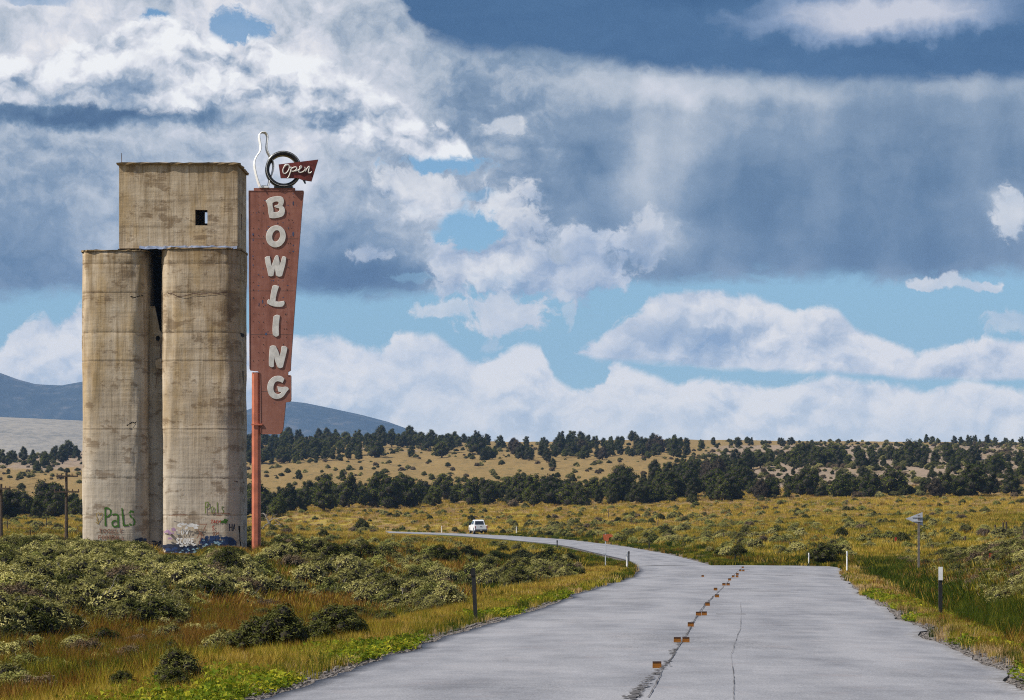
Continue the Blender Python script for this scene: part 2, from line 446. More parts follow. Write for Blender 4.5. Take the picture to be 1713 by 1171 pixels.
def gz(x, y): return float(ground_z(np.array([x]), np.array([y]))[0])

_MY = np.concatenate([np.arange(22, 200, 0.5), np.arange(200, 600, 2), np.arange(600, 1301, 4)])
def ground_at(px, row):
    """first ground point seen at a photo position"""
    xs = (px - CX) / FPX * _MY
    zz = ground_z(xs, _MY)
    rows = HY - (zz - EYE) / _MY * FPX
    k = np.argmax(rows <= row)
    if rows[k] > row: k = len(_MY) - 1
    return float(xs[k]), float(_MY[k]), float(zz[k])
def ground_many(px, row):
    return [ground_at(a, b) for a, b in zip(px, row)]

# ------------------------------------------------------------------ object helpers
def link(name, mesh, parent=None, loc=None):
    o = bpy.data.objects.new(name, mesh)
    COL.objects.link(o)
    if parent: o.parent = parent
    if loc is not None: o.location = loc
    return o
def thing(name, label, cat, loc=(0, 0, 0), rz=0, group=None):
    o = link(name, None, loc=loc)
    o.empty_display_size = 0.2
    o.rotation_euler = (0, 0, rz)
    o['label'] = label; o['category'] = cat
    if group: o['group'] = group
    return o
def tag(o, label, cat, group=None):
    o['label'] = label; o['category'] = cat
    if group: o['group'] = group
    return o
class MB:
    def __init__(self): self.v = []; self.f = []
    def add(self, vs, fs):
        b = len(self.v); self.v += [tuple(map(float, p)) for p in vs]; self.f += [tuple(b + i for i in f) for f in fs]
        return self
    def box(self, x0, x1, y0, y1, z0, z1):
        return self.add([(x0, y0, z0), (x1, y0, z0), (x1, y1, z0), (x0, y1, z0), (x0, y0, z1), (x1, y0, z1), (x1, y1, z1), (x0, y1, z1)],
                        [(3, 2, 1, 0), (4, 5, 6, 7), (0, 1, 5, 4), (1, 2, 6, 5), (2, 3, 7, 6), (3, 0, 4, 7)])
    def prism(self, pts, y0, y1):
        """polygon in x,z pulled along y"""
        n = len(pts)
        return self.add([(x, y0, z) for x, z in pts] + [(x, y1, z) for x, z in pts],
                        [tuple(range(n)), tuple(range(2 * n - 1, n - 1, -1))] + [(i, i + n, (i + 1) % n + n, (i + 1) % n) for i in range(n)])
    def tube(self, pts, r, seg=8, closed=False, cap=True):
        pts = [Vector(p) for p in pts]; n = len(pts)
        rr = r if hasattr(r, '__len__') else [r] * n
        vs = []
        for i, p in enumerate(pts):
            a = pts[i - 1] if (i > 0 or closed) else p
            b = pts[(i + 1) % n] if (i < n - 1 or closed) else p
            d = (b - a).normalized()
            up = Vector((0, 1, 0)) if abs(d.y) < 0.9 else Vector((1, 0, 0))
            s = d.cross(up).normalized(); t = s.cross(d).normalized()
            for k in range(seg):
                q = 2 * math.pi * (k + 0.5) / seg
                vs.append(p + (s * math.cos(q) + t * math.sin(q)) * rr[i])
        fs = []
        m = n if closed else n - 1
        for i in range(m):
            for k in range(seg):
                a, b = i * seg + k, i * seg + (k + 1) % seg
                c, d_ = ((i + 1) % n) * seg + (k + 1) % seg, ((i + 1) % n) * seg + k
                fs.append((a, d_, c, b))
        if cap and not closed:
            fs.append(tuple(range(seg))); fs.append(tuple(range(n * seg - 1, (n - 1) * seg - 1, -1)))
        return self.add(vs, fs)
    def mesh(self, name, m=None, smooth=False):
        me = bpy.data.meshes.new(name)
        me.from_pydata(self.v, [], self.f)
        bm = bmesh.new(); bm.from_mesh(me)
        bmesh.ops.recalc_face_normals(bm, faces=bm.faces)
        bm.to_mesh(me); bm.free()
        if m: me.materials.append(m)
        if smooth: me.polygons.foreach_set('use_smooth', [True] * len(me.polygons))
        return me
    def obj(self, name, m, parent=None, smooth=False, loc=None):
        return link(name, self.mesh(name, m, smooth), parent, loc)

# ------------------------------------------------------------------ materials
def mat(name, build=None, color=(.5, .5, .5), rough=0.9, spec=0.2, metal=0.0):
    m = bpy.data.materials.new(name); m.use_nodes = True
    t = m.node_tree; nt = NT(t)
    b = t.nodes['Principled BSDF']
    b.inputs['Base Color'].default_value = (*color, 1)
    b.inputs['Roughness'].default_value = rough
    b.inputs['Specular IOR Level'].default_value = spec
    b.inputs['Metallic'].default_value = metal
    if build: build(nt, b)
    return m
def bump(nt, b, h, strength=0.4, dist=0.02):
    nd = nt.n('ShaderNodeBump'); nd.inputs['Strength'].default_value = strength; nd.inputs['Distance'].default_value = dist
    nt.put(nd.inputs['Height'], h); nt.t.links.new(nd.outputs[0], b.inputs['Normal'])
def objco(nt): return nt.n('ShaderNodeTexCoord').outputs['Object']
def attr(nt, name, out='Fac'):
    nd = nt.n('ShaderNodeAttribute', attribute_name=name); return nd.outputs[out]
def rnd(nt): return nt.n('ShaderNodeObjectInfo').outputs['Random']

def plain(name, color, rough=0.6, var=0.25, scale=6.0, spec=0.3, metal=0.0, bmp=0.0):
    def f(nt, b):
        n = nt.noise(objco(nt), scale, 5, 0.6)
        c = nt.mix(nt.ss(n, 0.3, 0.7), tuple(v * (1 - var) for v in color), tuple(min(1, v * (1 + var)) for v in color))
        nt.put(b.inputs['Base Color'], c)
        if bmp: bump(nt, b, n, bmp)
    return mat(name, f, color, rough, spec, metal)

def ground_mat(nt, b):
    co = objco(nt)
    n1 = nt.noise(co, 0.5, 6, 0.62); n2 = nt.noise(co, 4.0, 6, 0.65); n3 = nt.noise(nt.v('MULTIPLY', co, (1, 0.35, 1)), 0.09, 5, 0.6); n4 = nt.noise(co, 25, 3, 0.6)
    dry = nt.ramp(n2, [(0.3, (0.11, 0.075, 0.03)), (0.5, (0.23, 0.155, 0.06)), (0.7, (0.34, 0.24, 0.11))])
    gold = nt.ramp(n2, [(0.3, (0.19, 0.14, 0.02)), (0.55, (0.33, 0.25, 0.04)), (0.72, (0.26, 0.25, 0.05))])
    soil = nt.ramp(n2, [(0.3, (0.17, 0.12, 0.085)), (0.6, (0.30, 0.23, 0.17)), (0.75, (0.37, 0.31, 0.24))])
    rust = nt.ramp(n2, [(0.3, (0.10, 0.05, 0.015)), (0.6, (0.20, 0.11, 0.03)), (0.75, (0.25, 0.17, 0.06))])
    green = nt.ramp(n2, [(0.3, (0.03, 0.045, 0.008)), (0.7, (0.09, 0.12, 0.02))])
    gravel = nt.ramp(n4, [(0.35, (0.045, 0.04, 0.038)), (0.5, (0.12, 0.105, 0.095)), (0.7, (0.24, 0.22, 0.20))])
    c = nt.mix(nt.ss(nt.add(attr(nt, 'gold'), nt.mul(nt.sub(n1, .5), 1.0)), 0.35, 0.65), dry, gold)
    c = nt.mix(nt.ss(nt.add(attr(nt, 'soil'), nt.mul(nt.sub(n3, .5), 1.4)), 0.35, 0.7), c, soil)
    c = nt.mix(nt.ss(nt.add(attr(nt, 'rust'), nt.mul(nt.sub(n1, .5), 0.9)), 0.35, 0.7), c, rust)
    c = nt.mix(nt.ss(nt.add(attr(nt, 'green'), nt.mul(nt.sub(n1, .5), 0.9)), 0.35, 0.7), c, green)
    c = nt.mix(nt.ss(nt.add(attr(nt, 'gravel'), nt.mul(nt.sub(n2, .5), 0.8)), 0.4, 0.6), c, gravel)
    # far off, low scrub too small to pick apart
    sp = nt.ss(nt.noise(nt.v('MULTIPLY', co, (1, 0.8, 1)), 0.30, 3, 0.65), 0.56, 0.64)
    sp2 = nt.ss(nt.noise(co, 1.1, 4, 0.7), 0.50, 0.66)
    sp = nt.mul(nt.m('MAXIMUM', sp, nt.mul(sp2, .6)), attr(nt, 'scrub'))
    c = nt.mix(nt.mul(sp, 0.75), c, (0.085, 0.085, 0.045))
    nt.put(b.inputs['Base Color'], c)
    bump(nt, b, nt.add(n2, nt.mul(n4, .4)), 0.8, 0.08)
M = {}
M['ground'] = mat('ground', ground_mat, rough=1.0, spec=0.05)

def asphalt(nt, b):
    co = objco(nt)
    grain = nt.noise(co, 38, 3, 0.7)
    patch = nt.noise(nt.v('MULTIPLY', co, (1.0, 0.30, 1)), 0.7, 6, 0.62)
    patch2 = nt.noise(nt.v('MULTIPLY', co, (0.8, 0.75, 1)), 1.1, 7, 0.68)
    wheel = attr(nt, 'wheel')
    v = nt.add(nt.mul(patch, 0.55), nt.mul(patch2, 0.45))
    c = nt.ramp(v, [(0.38, (0.16, 0.16, 0.175)), (0.47, (0.215, 0.217, 0.236)), (0.58, (0.275, 0.275, 0.295))])
    c = nt.mix(nt.mul(wheel, 0.22), c, (0.36, 0.36, 0.38))
    rub = nt.mul(nt.ss(nt.noise(nt.v('MULTIPLY', co, (1, .45, 1)), 0.30, 6, 0.66), 0.51, 0.64), nt.ss(nt.noise(co, 22, 3, .7), 0.45, 0.6))
    c = nt.mix(nt.mul(rub, 0.62), c, (0.09, 0.088, 0.092))
    red = nt.ss(nt.noise(co, 1.3, 4, .6), 0.55, 0.72)
    c = nt.mix(nt.mul(red, 0.30), c, (0.27, 0.235, 0.235))
    c = nt.mix(nt.ss(grain, 0.35, 0.7), nt.mix(1.0, c, (0.74, 0.74, 0.74), 'MULTIPLY'), nt.mix(1.0, c, (1.14, 1.14, 1.13), 'MULTIPLY'))
    c = nt.mix(nt.mul(attr(nt, 'edge'), nt.ss(nt.noise(co, 6, 4, .6), .35, .6)), c, (0.11, 0.105, 0.105))
    nt.put(b.inputs['Base Color'], c)
    nt.put(b.inputs['Roughness'], nt.ss(patch, .3, .7, .62, .8))
    bump(nt, b, grain, 0.5, 0.01)
M['asphalt'] = mat('asphalt', asphalt, rough=0.75, spec=0.35)
M['tar'] = plain('tar_crack', (0.085, 0.08, 0.08), 0.8, 0.3, 20)

def concrete(nt, b):
    co = objco(nt)
    x, y, z = nt.sep(co)
    n = nt.noise(co, 1.2, 7, 0.62)
    band = nt.noise(nt.xyz(nt.mul(x, 0.10), nt.mul(y, 0.10), nt.mul(z, 1.1)), 1.0, 6, 0.65)          # pour bands
    lift = nt.noise(nt.xyz(nt.mul(x, 0.25), nt.mul(y, 0.25), nt.mul(z, 5.0)), 1.0, 5, 0.6)
    streak = nt.noise(nt.xyz(nt.mul(x, 3.0), nt.mul(y, 3.0), nt.mul(z, 0.16)), 1.0, 6, 0.65)          # water streaks
    big_ = nt.noise(nt.v('ADD', co, (3, 8, 5)), 0.45, 6, 0.65)
    c = nt.ramp(nt.add(nt.mul(n, 0.30), nt.add(nt.mul(band, 0.20), nt.add(nt.mul(lift, 0.12), nt.mul(big_, 0.38)))),
                [(0.33, (0.20, 0.14, 0.085)), (0.43, (0.36, 0.28, 0.19)), (0.52, (0.49, 0.40, 0.29)), (0.64, (0.60, 0.52, 0.41))])
    c = nt.mix(nt.mul(nt.ss(streak, 0.48, 0.64), 0.58), c, (0.215, 0.155, 0.085))
    c = nt.mix(nt.mul(nt.ss(streak, 0.47, 0.34), 0.35), c, (0.60, 0.53, 0.43))
    low = nt.ss(nt.add(z, nt.mul(nt.sub(n, .5), 6)), 8.5, 2.0)
    c = nt.mix(nt.mul(low, 0.42), c, (0.46, 0.43, 0.385))                                              # paler, greyer lower down
    ochre = nt.mul(nt.ss(nt.noise(nt.xyz(nt.mul(x, .8), nt.mul(y, .8), nt.mul(z, .22)), 1.0, 5, .6), 0.50, 0.66), nt.ss(z, 1, 8))
    c = nt.mix(nt.mul(ochre, 0.38), c, (0.42, 0.275, 0.10))
    st = nt.mul(nt.ss(nt.noise(nt.v('MULTIPLY', nt.v('ADD', co, (9, 4, 2)), (1, 1, 1.7)), 0.75, 6, 0.70), 0.53, 0.60), nt.ss(lift, .35, .5))
    c = nt.mix(nt.mul(st, 0.62), c, (0.16, 0.105, 0.06))                                               # dark brown stains
    seam = attr(nt, 'seam')
    c = nt.mix(nt.mul(seam, nt.ss(nt.noise(co, 2.0, 4, .6), .35, .6, .1, .75)), c, (0.17, 0.125, 0.08))
    rim = nt.mul(attr(nt, 'rim'), nt.ss(streak, .3, .65))
    c = nt.mix(nt.mul(rim, 0.65), c, (0.20, 0.125, 0.05))
    nt.put(b.inputs['Base Color'], c)
    h = nt.add(nt.mul(n, 0.8), nt.add(nt.mul(lift, 0.35), nt.mul(streak, 0.7)))
    bump(nt, b, h, 0.7, 0.06)
M['concrete'] = mat('concrete', concrete, rough=0.95, spec=0.1)
M['dark'] = plain('dark_interior', (0.012, 0.011, 0.010), 0.95, 0.2)  # near-black: the shade inside gap, hole and slots put into the colour
M['flash'] = plain('roof_flashing', (0.16, 0.20, 0.30), 0.5, 0.35, 3)
M['lip'] = plain('weathered_rim', (0.24, 0.17, 0.09), 0.95, 0.35, 3, bmp=.5)
M['rustmetal'] = plain('rusty_metal', (0.10, 0.06, 0.045), 0.8, 0.35, 9)

def signred(nt, b):
    co = objco(nt); x, y, z = nt.sep(co)
    n = nt.noise(co, 2.2, 6, 0.65); st = nt.noise(nt.xyz(nt.mul(x, 5), nt.mul(y, 5), nt.mul(z, .35)), 1.0, 5, 0.6)
    c = nt.ramp(nt.add(nt.mul(n, .5), nt.mul(st, .5)), [(0.32, (0.185, 0.068, 0.047)), (0.5, (0.27, 0.107, 0.077)), (0.68, (0.35, 0.165, 0.125))])
    c = nt.mix(nt.ss(z, 9.5, 5.0, 0.0, 0.38), c, (0.29, 0.135, 0.095))
    sc = nt.ss(nt.voronoi(co, 3.2), 0.13, 0.08)
    sc = nt.mul(sc, nt.ss(nt.noise(co, 0.9, 3, .5), 0.45, 0.55))
    c = nt.mix(nt.mul(sc, nt.ss(z, 8.5, 10.5)), c, (0.05, 0.06, 0.12))
    nt.put(b.inputs['Base Color'], c); bump(nt, b, n, 0.25, 0.02)
M['signred'] = mat('sign_red_paint', signred, rough=0.62, spec=0.3)
M['poleorange'] = plain('orange_red_pole_paint', (0.45, 0.14, 0.08), 0.45, 0.22, 1.6, spec=.45)
M['opensign'] = plain('dark_red_panel', (0.13, 0.025, 0.020), 0.55, 0.3, 2.5)
M['letter'] = plain('off_white_letter', (0.62, 0.60, 0.57), 0.5, 0.18, 2.5)
M['letteredge'] = plain('letter_return', (0.11, 0.085, 0.08), 0.6, 0.3, 4)
M['pinwhite'] = plain('white_enamel', (0.82, 0.84, 0.86), 0.35, 0.05, 3)
M['blackpaint'] = plain('black_enamel', (0.018, 0.020, 0.022), 0.3, 0.3, 3, spec=.5)
M['chip'] = plain('blue_grey_bare_metal', (0.05, 0.075, 0.15), 0.6, 0.5, 6)

def leafmat(name, dark, lite, warm=None, trans=0.25, rough=0.75):
    def f(nt, b):
        r = rnd(nt); t = attr(nt, 'tone')
        v = nt.add(nt.mul(r, 0.55), nt.mul(t, 0.75))
        stops = [(0.1, dark), (0.7, lite)]
        if warm: stops.append((1.0, warm))
        c = nt.ramp(v, stops)
        nt.put(b.inputs['Base Color'], c)
        tr = nt.n('ShaderNodeBsdfTranslucent'); nt.put(tr.inputs['Color'], nt.mix(1.0, c, (1.15, 1.1, 0.7), 'MULTIPLY'))
        ms = nt.n('ShaderNodeMixShader'); ms.inputs[0].default_value = trans
        nt.t.links.new(b.outputs[0], ms.inputs[1]); nt.t.links.new(tr.outputs[0], ms.inputs[2])
        o = [n_ for n_ in nt.t.nodes if n_.type == 'OUTPUT_MATERIAL'][0]
        nt.t.links.new(ms.outputs[0], o.inputs[0])
    return mat(name, f, dark, rough, 0.04)
M['juniper'] = leafmat('juniper_foliage', (0.006, 0.012, 0.002), (0.055, 0.068, 0.009), (0.125, 0.14, 0.020), 0.12)
M['juniper_far'] = leafmat('juniper_far_foliage', (0.022, 0.034, 0.024), (0.055, 0.072, 0.042), (0.075, 0.085, 0.05), 0.1)
M['juniper_red'] = leafmat('dry_juniper_foliage', (0.03, 0.024, 0.016), (0.07, 0.052, 0.035), (0.11, 0.08, 0.06), 0.1)
M['sage'] = leafmat('sage_foliage', (0.055, 0.056, 0.016), (0.265, 0.25, 0.085), (0.52, 0.47, 0.19), 0.2)
M['sage_dark'] = leafmat('dark_shrub_foliage', (0.018, 0.024, 0.006), (0.075, 0.080, 0.020), (0.15, 0.15, 0.045), 0.15)
M['sage_brown'] = leafmat('brown_shrub_foliage', (0.08, 0.055, 0.035), (0.17, 0.125, 0.075), (0.25, 0.19, 0.12), 0.1)
M['rabbit'] = leafmat('rabbitbrush_foliage', (0.10, 0.11, 0.03), (0.28, 0.29, 0.08), (0.50, 0.44, 0.16), 0.2)
M['g_gold'] = leafmat('golden_grass', (0.22, 0.15, 0.02), (0.47, 0.33, 0.06), (0.64, 0.48, 0.12), 0.35)
M['g_rust'] = leafmat('rusty_grass', (0.075, 0.035, 0.007), (0.20, 0.10, 0.022), (0.36, 0.21, 0.06), 0.35)
M['g_green'] = leafmat('dark_green_grass', (0.018, 0.032, 0.004), (0.050, 0.075, 0.008), (0.11, 0.135, 0.018), 0.35)
M['g_olive'] = leafmat('olive_grass', (0.10, 0.09, 0.010), (0.26, 0.22, 0.024), (0.42, 0.36, 0.05), 0.35)
M['g_weed'] = leafmat('bright_green_weeds', (0.05, 0.085, 0.008), (0.14, 0.19, 0.014), (0.42, 0.38, 0.03), 0.35)
M['g_dry'] = leafmat('dry_straw_grass', (0.27, 0.17, 0.075), (0.45, 0.31, 0.16), (0.58, 0.44, 0.26), 0.3)
M['bark'] = plain('grey_brown_bark', (0.12, 0.09, 0.065), 0.95, 0.4, 4)
M['deadwood'] = plain('bleached_dead_wood', (0.20, 0.18, 0.16), 0.9, 0.45, 5)
M['core'] = plain('dark_shade_core', (0.03, 0.026, 0.018), 1.0, 0.4, 4)  # solid blobs that block light; the plant's inner shade put into their colour

# ------------------------------------------------------------------ setting: ground sheet
def build_ground():
    a_in = np.arange(-13.4, 13.41, 0.062)
    a_out = 13.4 * (180 / 13.4) ** (np.arange(1, 37) / 36.0)
    az = np.radians(np.concatenate([-a_out[::-1], a_in, a_out[:-1]]))
    rad = [2.0]
    while rad[-1] < 10300: rad.append(rad[-1] * 1.0155 + 0.02)
    rad = np.array(rad)
    na, nr = len(az), len(rad)
    AA, RR = np.meshgrid(az, rad, indexing='ij')
    X = (np.sin(AA) * RR).ravel(); Y = (np.cos(AA) * RR).ravel()
    sd = road_sd(X, Y)
    Z = ground_z(X, Y, sd)
    i, j = np.meshgrid(np.arange(na), np.arange(nr - 1), indexing='ij')
    i2 = (i + 1) % na
    f = np.stack([i * nr + j, i * nr + j + 1, i2 * nr + j + 1, i2 * nr + j], -1).reshape(-1, 4)[:, ::-1]
    me = bpy.data.meshes.new('ground')
    c_idx = len(X)
    co = np.stack([X, Y, Z], -1)
    me.vertices.add(len(co)); me.vertices.foreach_set('co', co.ravel())
    me.loops.add(f.size); me.loops.foreach_set('vertex_index', f.ravel().astype(np.int32))
    me.polygons.add(len(f)); me.polygons.foreach_set('loop_start', np.arange(0, f.size, 4, dtype=np.int32))
    me.update(calc_edges=True); me.validate()
    me.polygons.foreach_set('use_smooth', np.ones(len(f), bool))
    zs = zones(X, Y, sd)
    for k, v in zs.items():
        at = me.attributes.new(k, 'FLOAT', 'POINT'); at.data.foreach_set('value', np.asarray(v, np.float32))
    me.materials.append(M['ground'])
    o = link('ground', me); o['kind'] = 'structure'
    return o

def zones(x, y, sd):
    """what grows where: weights 0..1"""
    left = x < 0.1 * y - 0.5
    row = HY - (base_z(x, y) - EYE) / np.maximum(y, 5) * FPX
    px = CX + FPX * x / np.maximum(y, 5)
    n = fbm(x * 0.11, y * 0.11, 21); n2 = fbm(x * 0.35, y * 0.35, 31)
    wob = (n2 - .5) * 2.2
    s = sd + wob * 0.5
    near = 1 - sstep(y, 118, 140)
    gravel = (1 - sstep(sd, 0.35, 0.75)) * 1.0
    gravel = np.maximum(gravel, 0.9 * (1 - sstep(np.abs(sd - 0.5) + (n2 - .5) * 1.5, 0.2, 0.8)) * near)
    # right verge has open gravelly soil, left ditch is rust and green
    rust = np.where(left, sstep(s, 3.0, 4.2) * (1 - sstep(s, 12.0, 17.0)), 0) * (1 - sstep(y, 85, 105)) * (0.35 + 0.9 * n)
    green = np.where(left, sstep(s, 0.6, 1.0) * (1 - sstep(s, 1.8, 2.6)) * 0.6 + 0.9 * sstep(s, 3.5, 6) * (1 - sstep(s, 9, 12)) * (n < 0.5),
                     sstep(s, 1.2, 1.8) * (1 - sstep(s, 3.2, 4.5))) * near
    green = np.maximum(green, 0.9 * (1 - sstep(sd, 2.0, 4.5)) * sstep(y, 125, 145) * (1 - sstep(y, 300, 360)))
    soil = sstep(y, 520, 620) * sstep(px, 1130, 1230) * 0.75 + sstep(y, 1000, 1080) * 0.35 * (px < 700)
    soil = soil * (1 - 0.9 * sstep(y, 1120, 1200) * (px > 1100))
    soil = np.maximum(soil, 0.5 * (n > 0.55) * (y < 130) * (s > 9))
    soil = np.maximum(soil, 0.75 * sstep(y, 850, 950) * (px < 240))
    gold = np.where(px > 820, 1.0, 0.35) * sstep(y, 125, 170) * (1 - sstep(y, 470, 520)) + 0.2 * sstep(n, 0.4, 0.6)
    gold = gold * np.where((px > 900) & (y > 290), 0.45, 1.0) + np.where(y < 125, 0.5, 0)
    scrub = sstep(y, 150, 300) * 0.8
    return dict(gravel=gravel, rust=rust, green=green, soil=soil, gold=gold, scrub=scrub)
build_ground()

# ------------------------------------------------------------------ road
def build_road():
    ys = np.concatenate([np.arange(-8, 60, 0.5), np.arange(60, 139.1, 1.0)])
    nx = 28
    V = []; F = []; wheel = []; edge = []
    def strip(rows):
        base = len(V)
        for (a, b) in rows:
            for k in range(nx + 1):
                t = k / nx
                x = a[0] * (1 - t) + b[0] * t; y = a[1] * (1 - t) + b[1] * t
                crown = 0.05 * (1 - (2 * t - 1) ** 2)
                V.append((x, y, float(road_z(y)) + crown + 0.012 * (vnoise(x * .8, y * .3, 4) - .5)))
                wheel.append(max(math.exp(-((t - c) / 0.06) ** 2) for c in (0.14, 0.36, 0.60, 0.84)))
                edge.append(1.0 if k in (0, nx) else 0.0)
        w = nx + 1
        for r in range(len(rows) - 1):
            for k in range(nx):
                i = base + r * w + k
                F.append((i, i + 1, i + 1 + w, i + w))
        for side in (0, nx):      # broken edge with thickness
            b2 = len(V)
            for r in range(len(rows)):
                x, y, z = V[base + r * w + side]
                V.append((x + (0.02 if side else -0.02), y, z - 0.16)); wheel.append(0); edge.append(1.0)
            for r in range(len(rows) - 1):
                i, j = base + r * w + side, b2 + r
                F.append((i, i + w, j + 1, j) if side else (i, j, j + 1, i + w))
    strip([((float(Lx(y)), y), (float(Rx(y)), y)) for y in ys])
    me = bpy.data.meshes.new('road')
    P2 = []
    for (l0, r0), (l1, r1) in zip(PAIRS[:-1], PAIRS[1:]):
        m = max(3, int((l1[1] - l0[1]) / 4))
        for k in range(m):
            t = k / m
            P2.append((tuple(l0[i] * (1 - t) + l1[i] * t for i in (0, 1)), tuple(r0[i] * (1 - t) + r1[i] * t for i in (0, 1))))
    P2.append(PAIRS[-1])
    # smooth the polyline
    for _ in range(4):
        q = P2[:]
        for i in range(1, len(P2) - 1):
            q[i] = tuple(tuple((P2[i - 1][s][k] + 2 * P2[i][s][k] + P2[i + 1][s][k]) / 4 for k in (0, 1)) for s in (0, 1))
        P2 = q
    P2[0] = ((float(Lx(139)), 139.0), (11.6, 139.0))
    strip(P2)
    me.from_pydata(V, [], F)
    for nme, arr in (('wheel', wheel), ('edge', edge)):
        at = me.attributes.new(nme, 'FLOAT', 'POINT'); at.data.foreach_set('value', np.array(arr, np.float32))
    me.polygons.foreach_set('use_smooth', [True] * len(F))
    me.materials.append(M['asphalt'])
    o = link('road', me); o['kind'] = 'structure'
    return o
road = build_road()
def road_top(x, y):
    a, b = float(Lx(y)), float(Rx(y)); t = (x - a) / (b - a)
    return float(road_z(y)) + 0.05 * (1 - (2 * t - 1) ** 2) + 0.006
def onroad(px, row):
    # near plane z = -0.01978 y
    y = 7281.0 / (row - 895.0)
    x = (px - CX) / FPX * y
    return x, y

def crack(pts, w, seed, jag=0.10):
    """tar-dark crack as a thin irregular sheet on the pavement"""
    rr = random.Random(seed)
    P_ = [onroad(*p) for p in pts]
    out = []
    for (x0, y0), (x1, y1) in zip(P_[:-1], P_[1:]):
        L = math.hypot(x1 - x0, y1 - y0); m = max(2, int(L / 0.35))
        for k in range(m):
            t = k / m
            out.append((x0 + (x1 - x0) * t, y0 + (y1 - y0) * t))
    out.append(P_[-1])
    mb = MB(); v = []; f = []
    ox = 0.0
    for i, (x, y) in enumerate(out):
        ox = ox * 0.8 + rr.uniform(-jag, jag) * .6
        ww = w * rr.uniform(0.25, 1.5) * (0.3 + 1.4 * vnoise(y * 0.35, seed * 1.7, 2))
        a = min(i + 1, len(out) - 1); b_ = max(i - 1, 0)
        dx_, dy_ = out[a][0] - out[b_][0], out[a][1] - out[b_][1]
        L = math.hypot(dx_, dy_) or 1; nx_, ny_ = -dy_ / L, dx_ / L
        for s in (-1, 1):
            X, Y = x + ox * abs(ny_) + nx_ * ww * s / 2, y + ny_ * ww * s / 2 * 2.2 + ox * 1.5 * abs(nx_) * 0
            v.append((X, Y, road_top(X, Y) + 0.006))
        if i: f.append((2 * i - 2, 2 * i - 1, 2 * i + 1, 2 * i))
    mb.add(v, f)
    o = mb.obj('crack', M['tar'], road)
    return o
crack([(1085, 1175), (1108, 1130), (1132, 1092), (1152, 1060), (1166, 1036), (1180, 1012), (1203, 992), (1222, 970), (1240, 952)], 0.015, 1, .16)
crack([(1125, 1105), (1148, 1068), (1163, 1040), (1186, 1010), (1210, 985)], 0.011, 31, .12)
def rubble(a0, q0, a1, q1, n, spread, seed):
    """crumbled tar along the crack"""
    rr = random.Random(seed); mb = MB()
    for k in range(n):
        t = rr.random() ** 1.2
        a = a0 + (a1 - a0) * t + rr.gauss(0, spread * (1 - .7 * t)); q = q0 + (q1 - q0) * t + rr.gauss(0, spread * .25)
        x, y = onroad(a, q); r_ = rr.uniform(.008, .04) * (1.2 - .5 * t); ph = rr.random() * 6
        pts = [(x + math.cos(ph + 1.05 * j) * r_ * rr.uniform(.5, 1.4), y + math.sin(ph + 1.05 * j) * r_ * rr.uniform(1.0, 3.2)) for j in range(6)]
        z = road_top(x, y) + .004 + .0004 * (k % 30)
        mb.add([(p_[0], p_[1], z) for p_ in pts], [tuple(range(6))])
    o = mb.obj('crack_rubble', M['tar'], road); o['kind'] = 'stuff'
rubble(1056, 1176, 1105, 1126, 150, 6, 3)
rubble(1105, 1128, 1168, 1034, 90, 4, 4)

crack([(1228, 1180), (1227, 1140), (1222, 1100), (1230, 1078), (1238, 1058), (1240, 1030), (1238, 1010)], 0.006, 3)
crack([(1235, 963), (1280, 963), (1330, 965), (1392, 964)], 0.09, 4)
crack([(1240, 952), (1300, 952), (1385, 953)], 0.09, 5)
crack([(1195, 1031), (1250, 1031)], 0.05, 6)
crack([(1050, 968), (1100, 966), (1150, 963)], 0.08, 7)


# ------------------------------------------------------------------ far hills and mountains (real size, 3 to 7 km off)
def ridge(name, pts, y0, y1, m, seed, rough_=1.0, base=-14):
    """a long hill whose crest passes through the given (photo column, row) points at distance y0..y1"""
    xs = np.array([p[0] for p in pts], float); rs = np.array([p[1] for p in pts], float)
    px = np.arange(xs[0], xs[-1] + 1, 5.0)
    crest = np.interp(px, xs, rs)
    depth = (y1 - y0)
    tt = np.linspace(-1, 1, 46)
    PX, T = np.meshgrid(px, tt, indexing='ij')
    yc = (y0 + y1) / 2
    Yd = yc + T * depth / 2
    Xd = (PX - CX) / FPX * yc
    H_ = (HY - np.repeat(crest[:, None], len(tt), 1)) / FPX * yc + EYE
    prof = np.cos(T * math.pi / 2) ** 1.25
    gul = fbm(Xd / 380 + T * 0.8, Yd / 1000, seed, 5) - .5
    fold = np.abs(fbm(Xd / 480 + T * 0.6, Yd / 2200, seed + 3, 4) - .5) * 2
    Z = base + (H_ - base) * prof * (1 - 0.42 * rough_ * fold * (np.abs(T)) ** .8) + gul * 30 * rough_ * np.minimum(1, np.abs(T) * 2)
    co = np.stack([Xd, Yd, Z], -1).reshape(-1, 3)
    n0, n1 = PX.shape
    i, j = np.meshgrid(np.arange(n0 - 1), np.arange(n1 - 1), indexing='ij')
    f = np.stack([i * n1 + j, (i + 1) * n1 + j, (i + 1) * n1 + j + 1, i * n1 + j + 1], -1).reshape(-1, 4)
    me = bpy.data.meshes.new(name); me.from_pydata(co.tolist(), [], f.tolist())
    me.polygons.foreach_set('use_smooth', [True] * len(f))
    me.materials.append(m)
    o = link(name, me); o['kind'] = 'structure'
    return o
def mount(nt, b):
    co = objco(nt)
    n = nt.noise(co, 0.020, 7, 0.7); n2 = nt.noise(co, 0.004, 5, 0.6)
    c = nt.ramp(nt.add(nt.mul(n, .7), nt.mul(n2, .3)), [(0.40, (0.012, 0.018, 0.016)), (0.52, (0.030, 0.036, 0.030)), (0.62, (0.10, 0.09, 0.075))])
    nt.put(b.inputs['Base Color'], c); bump(nt, b, n, 1.0, 12)
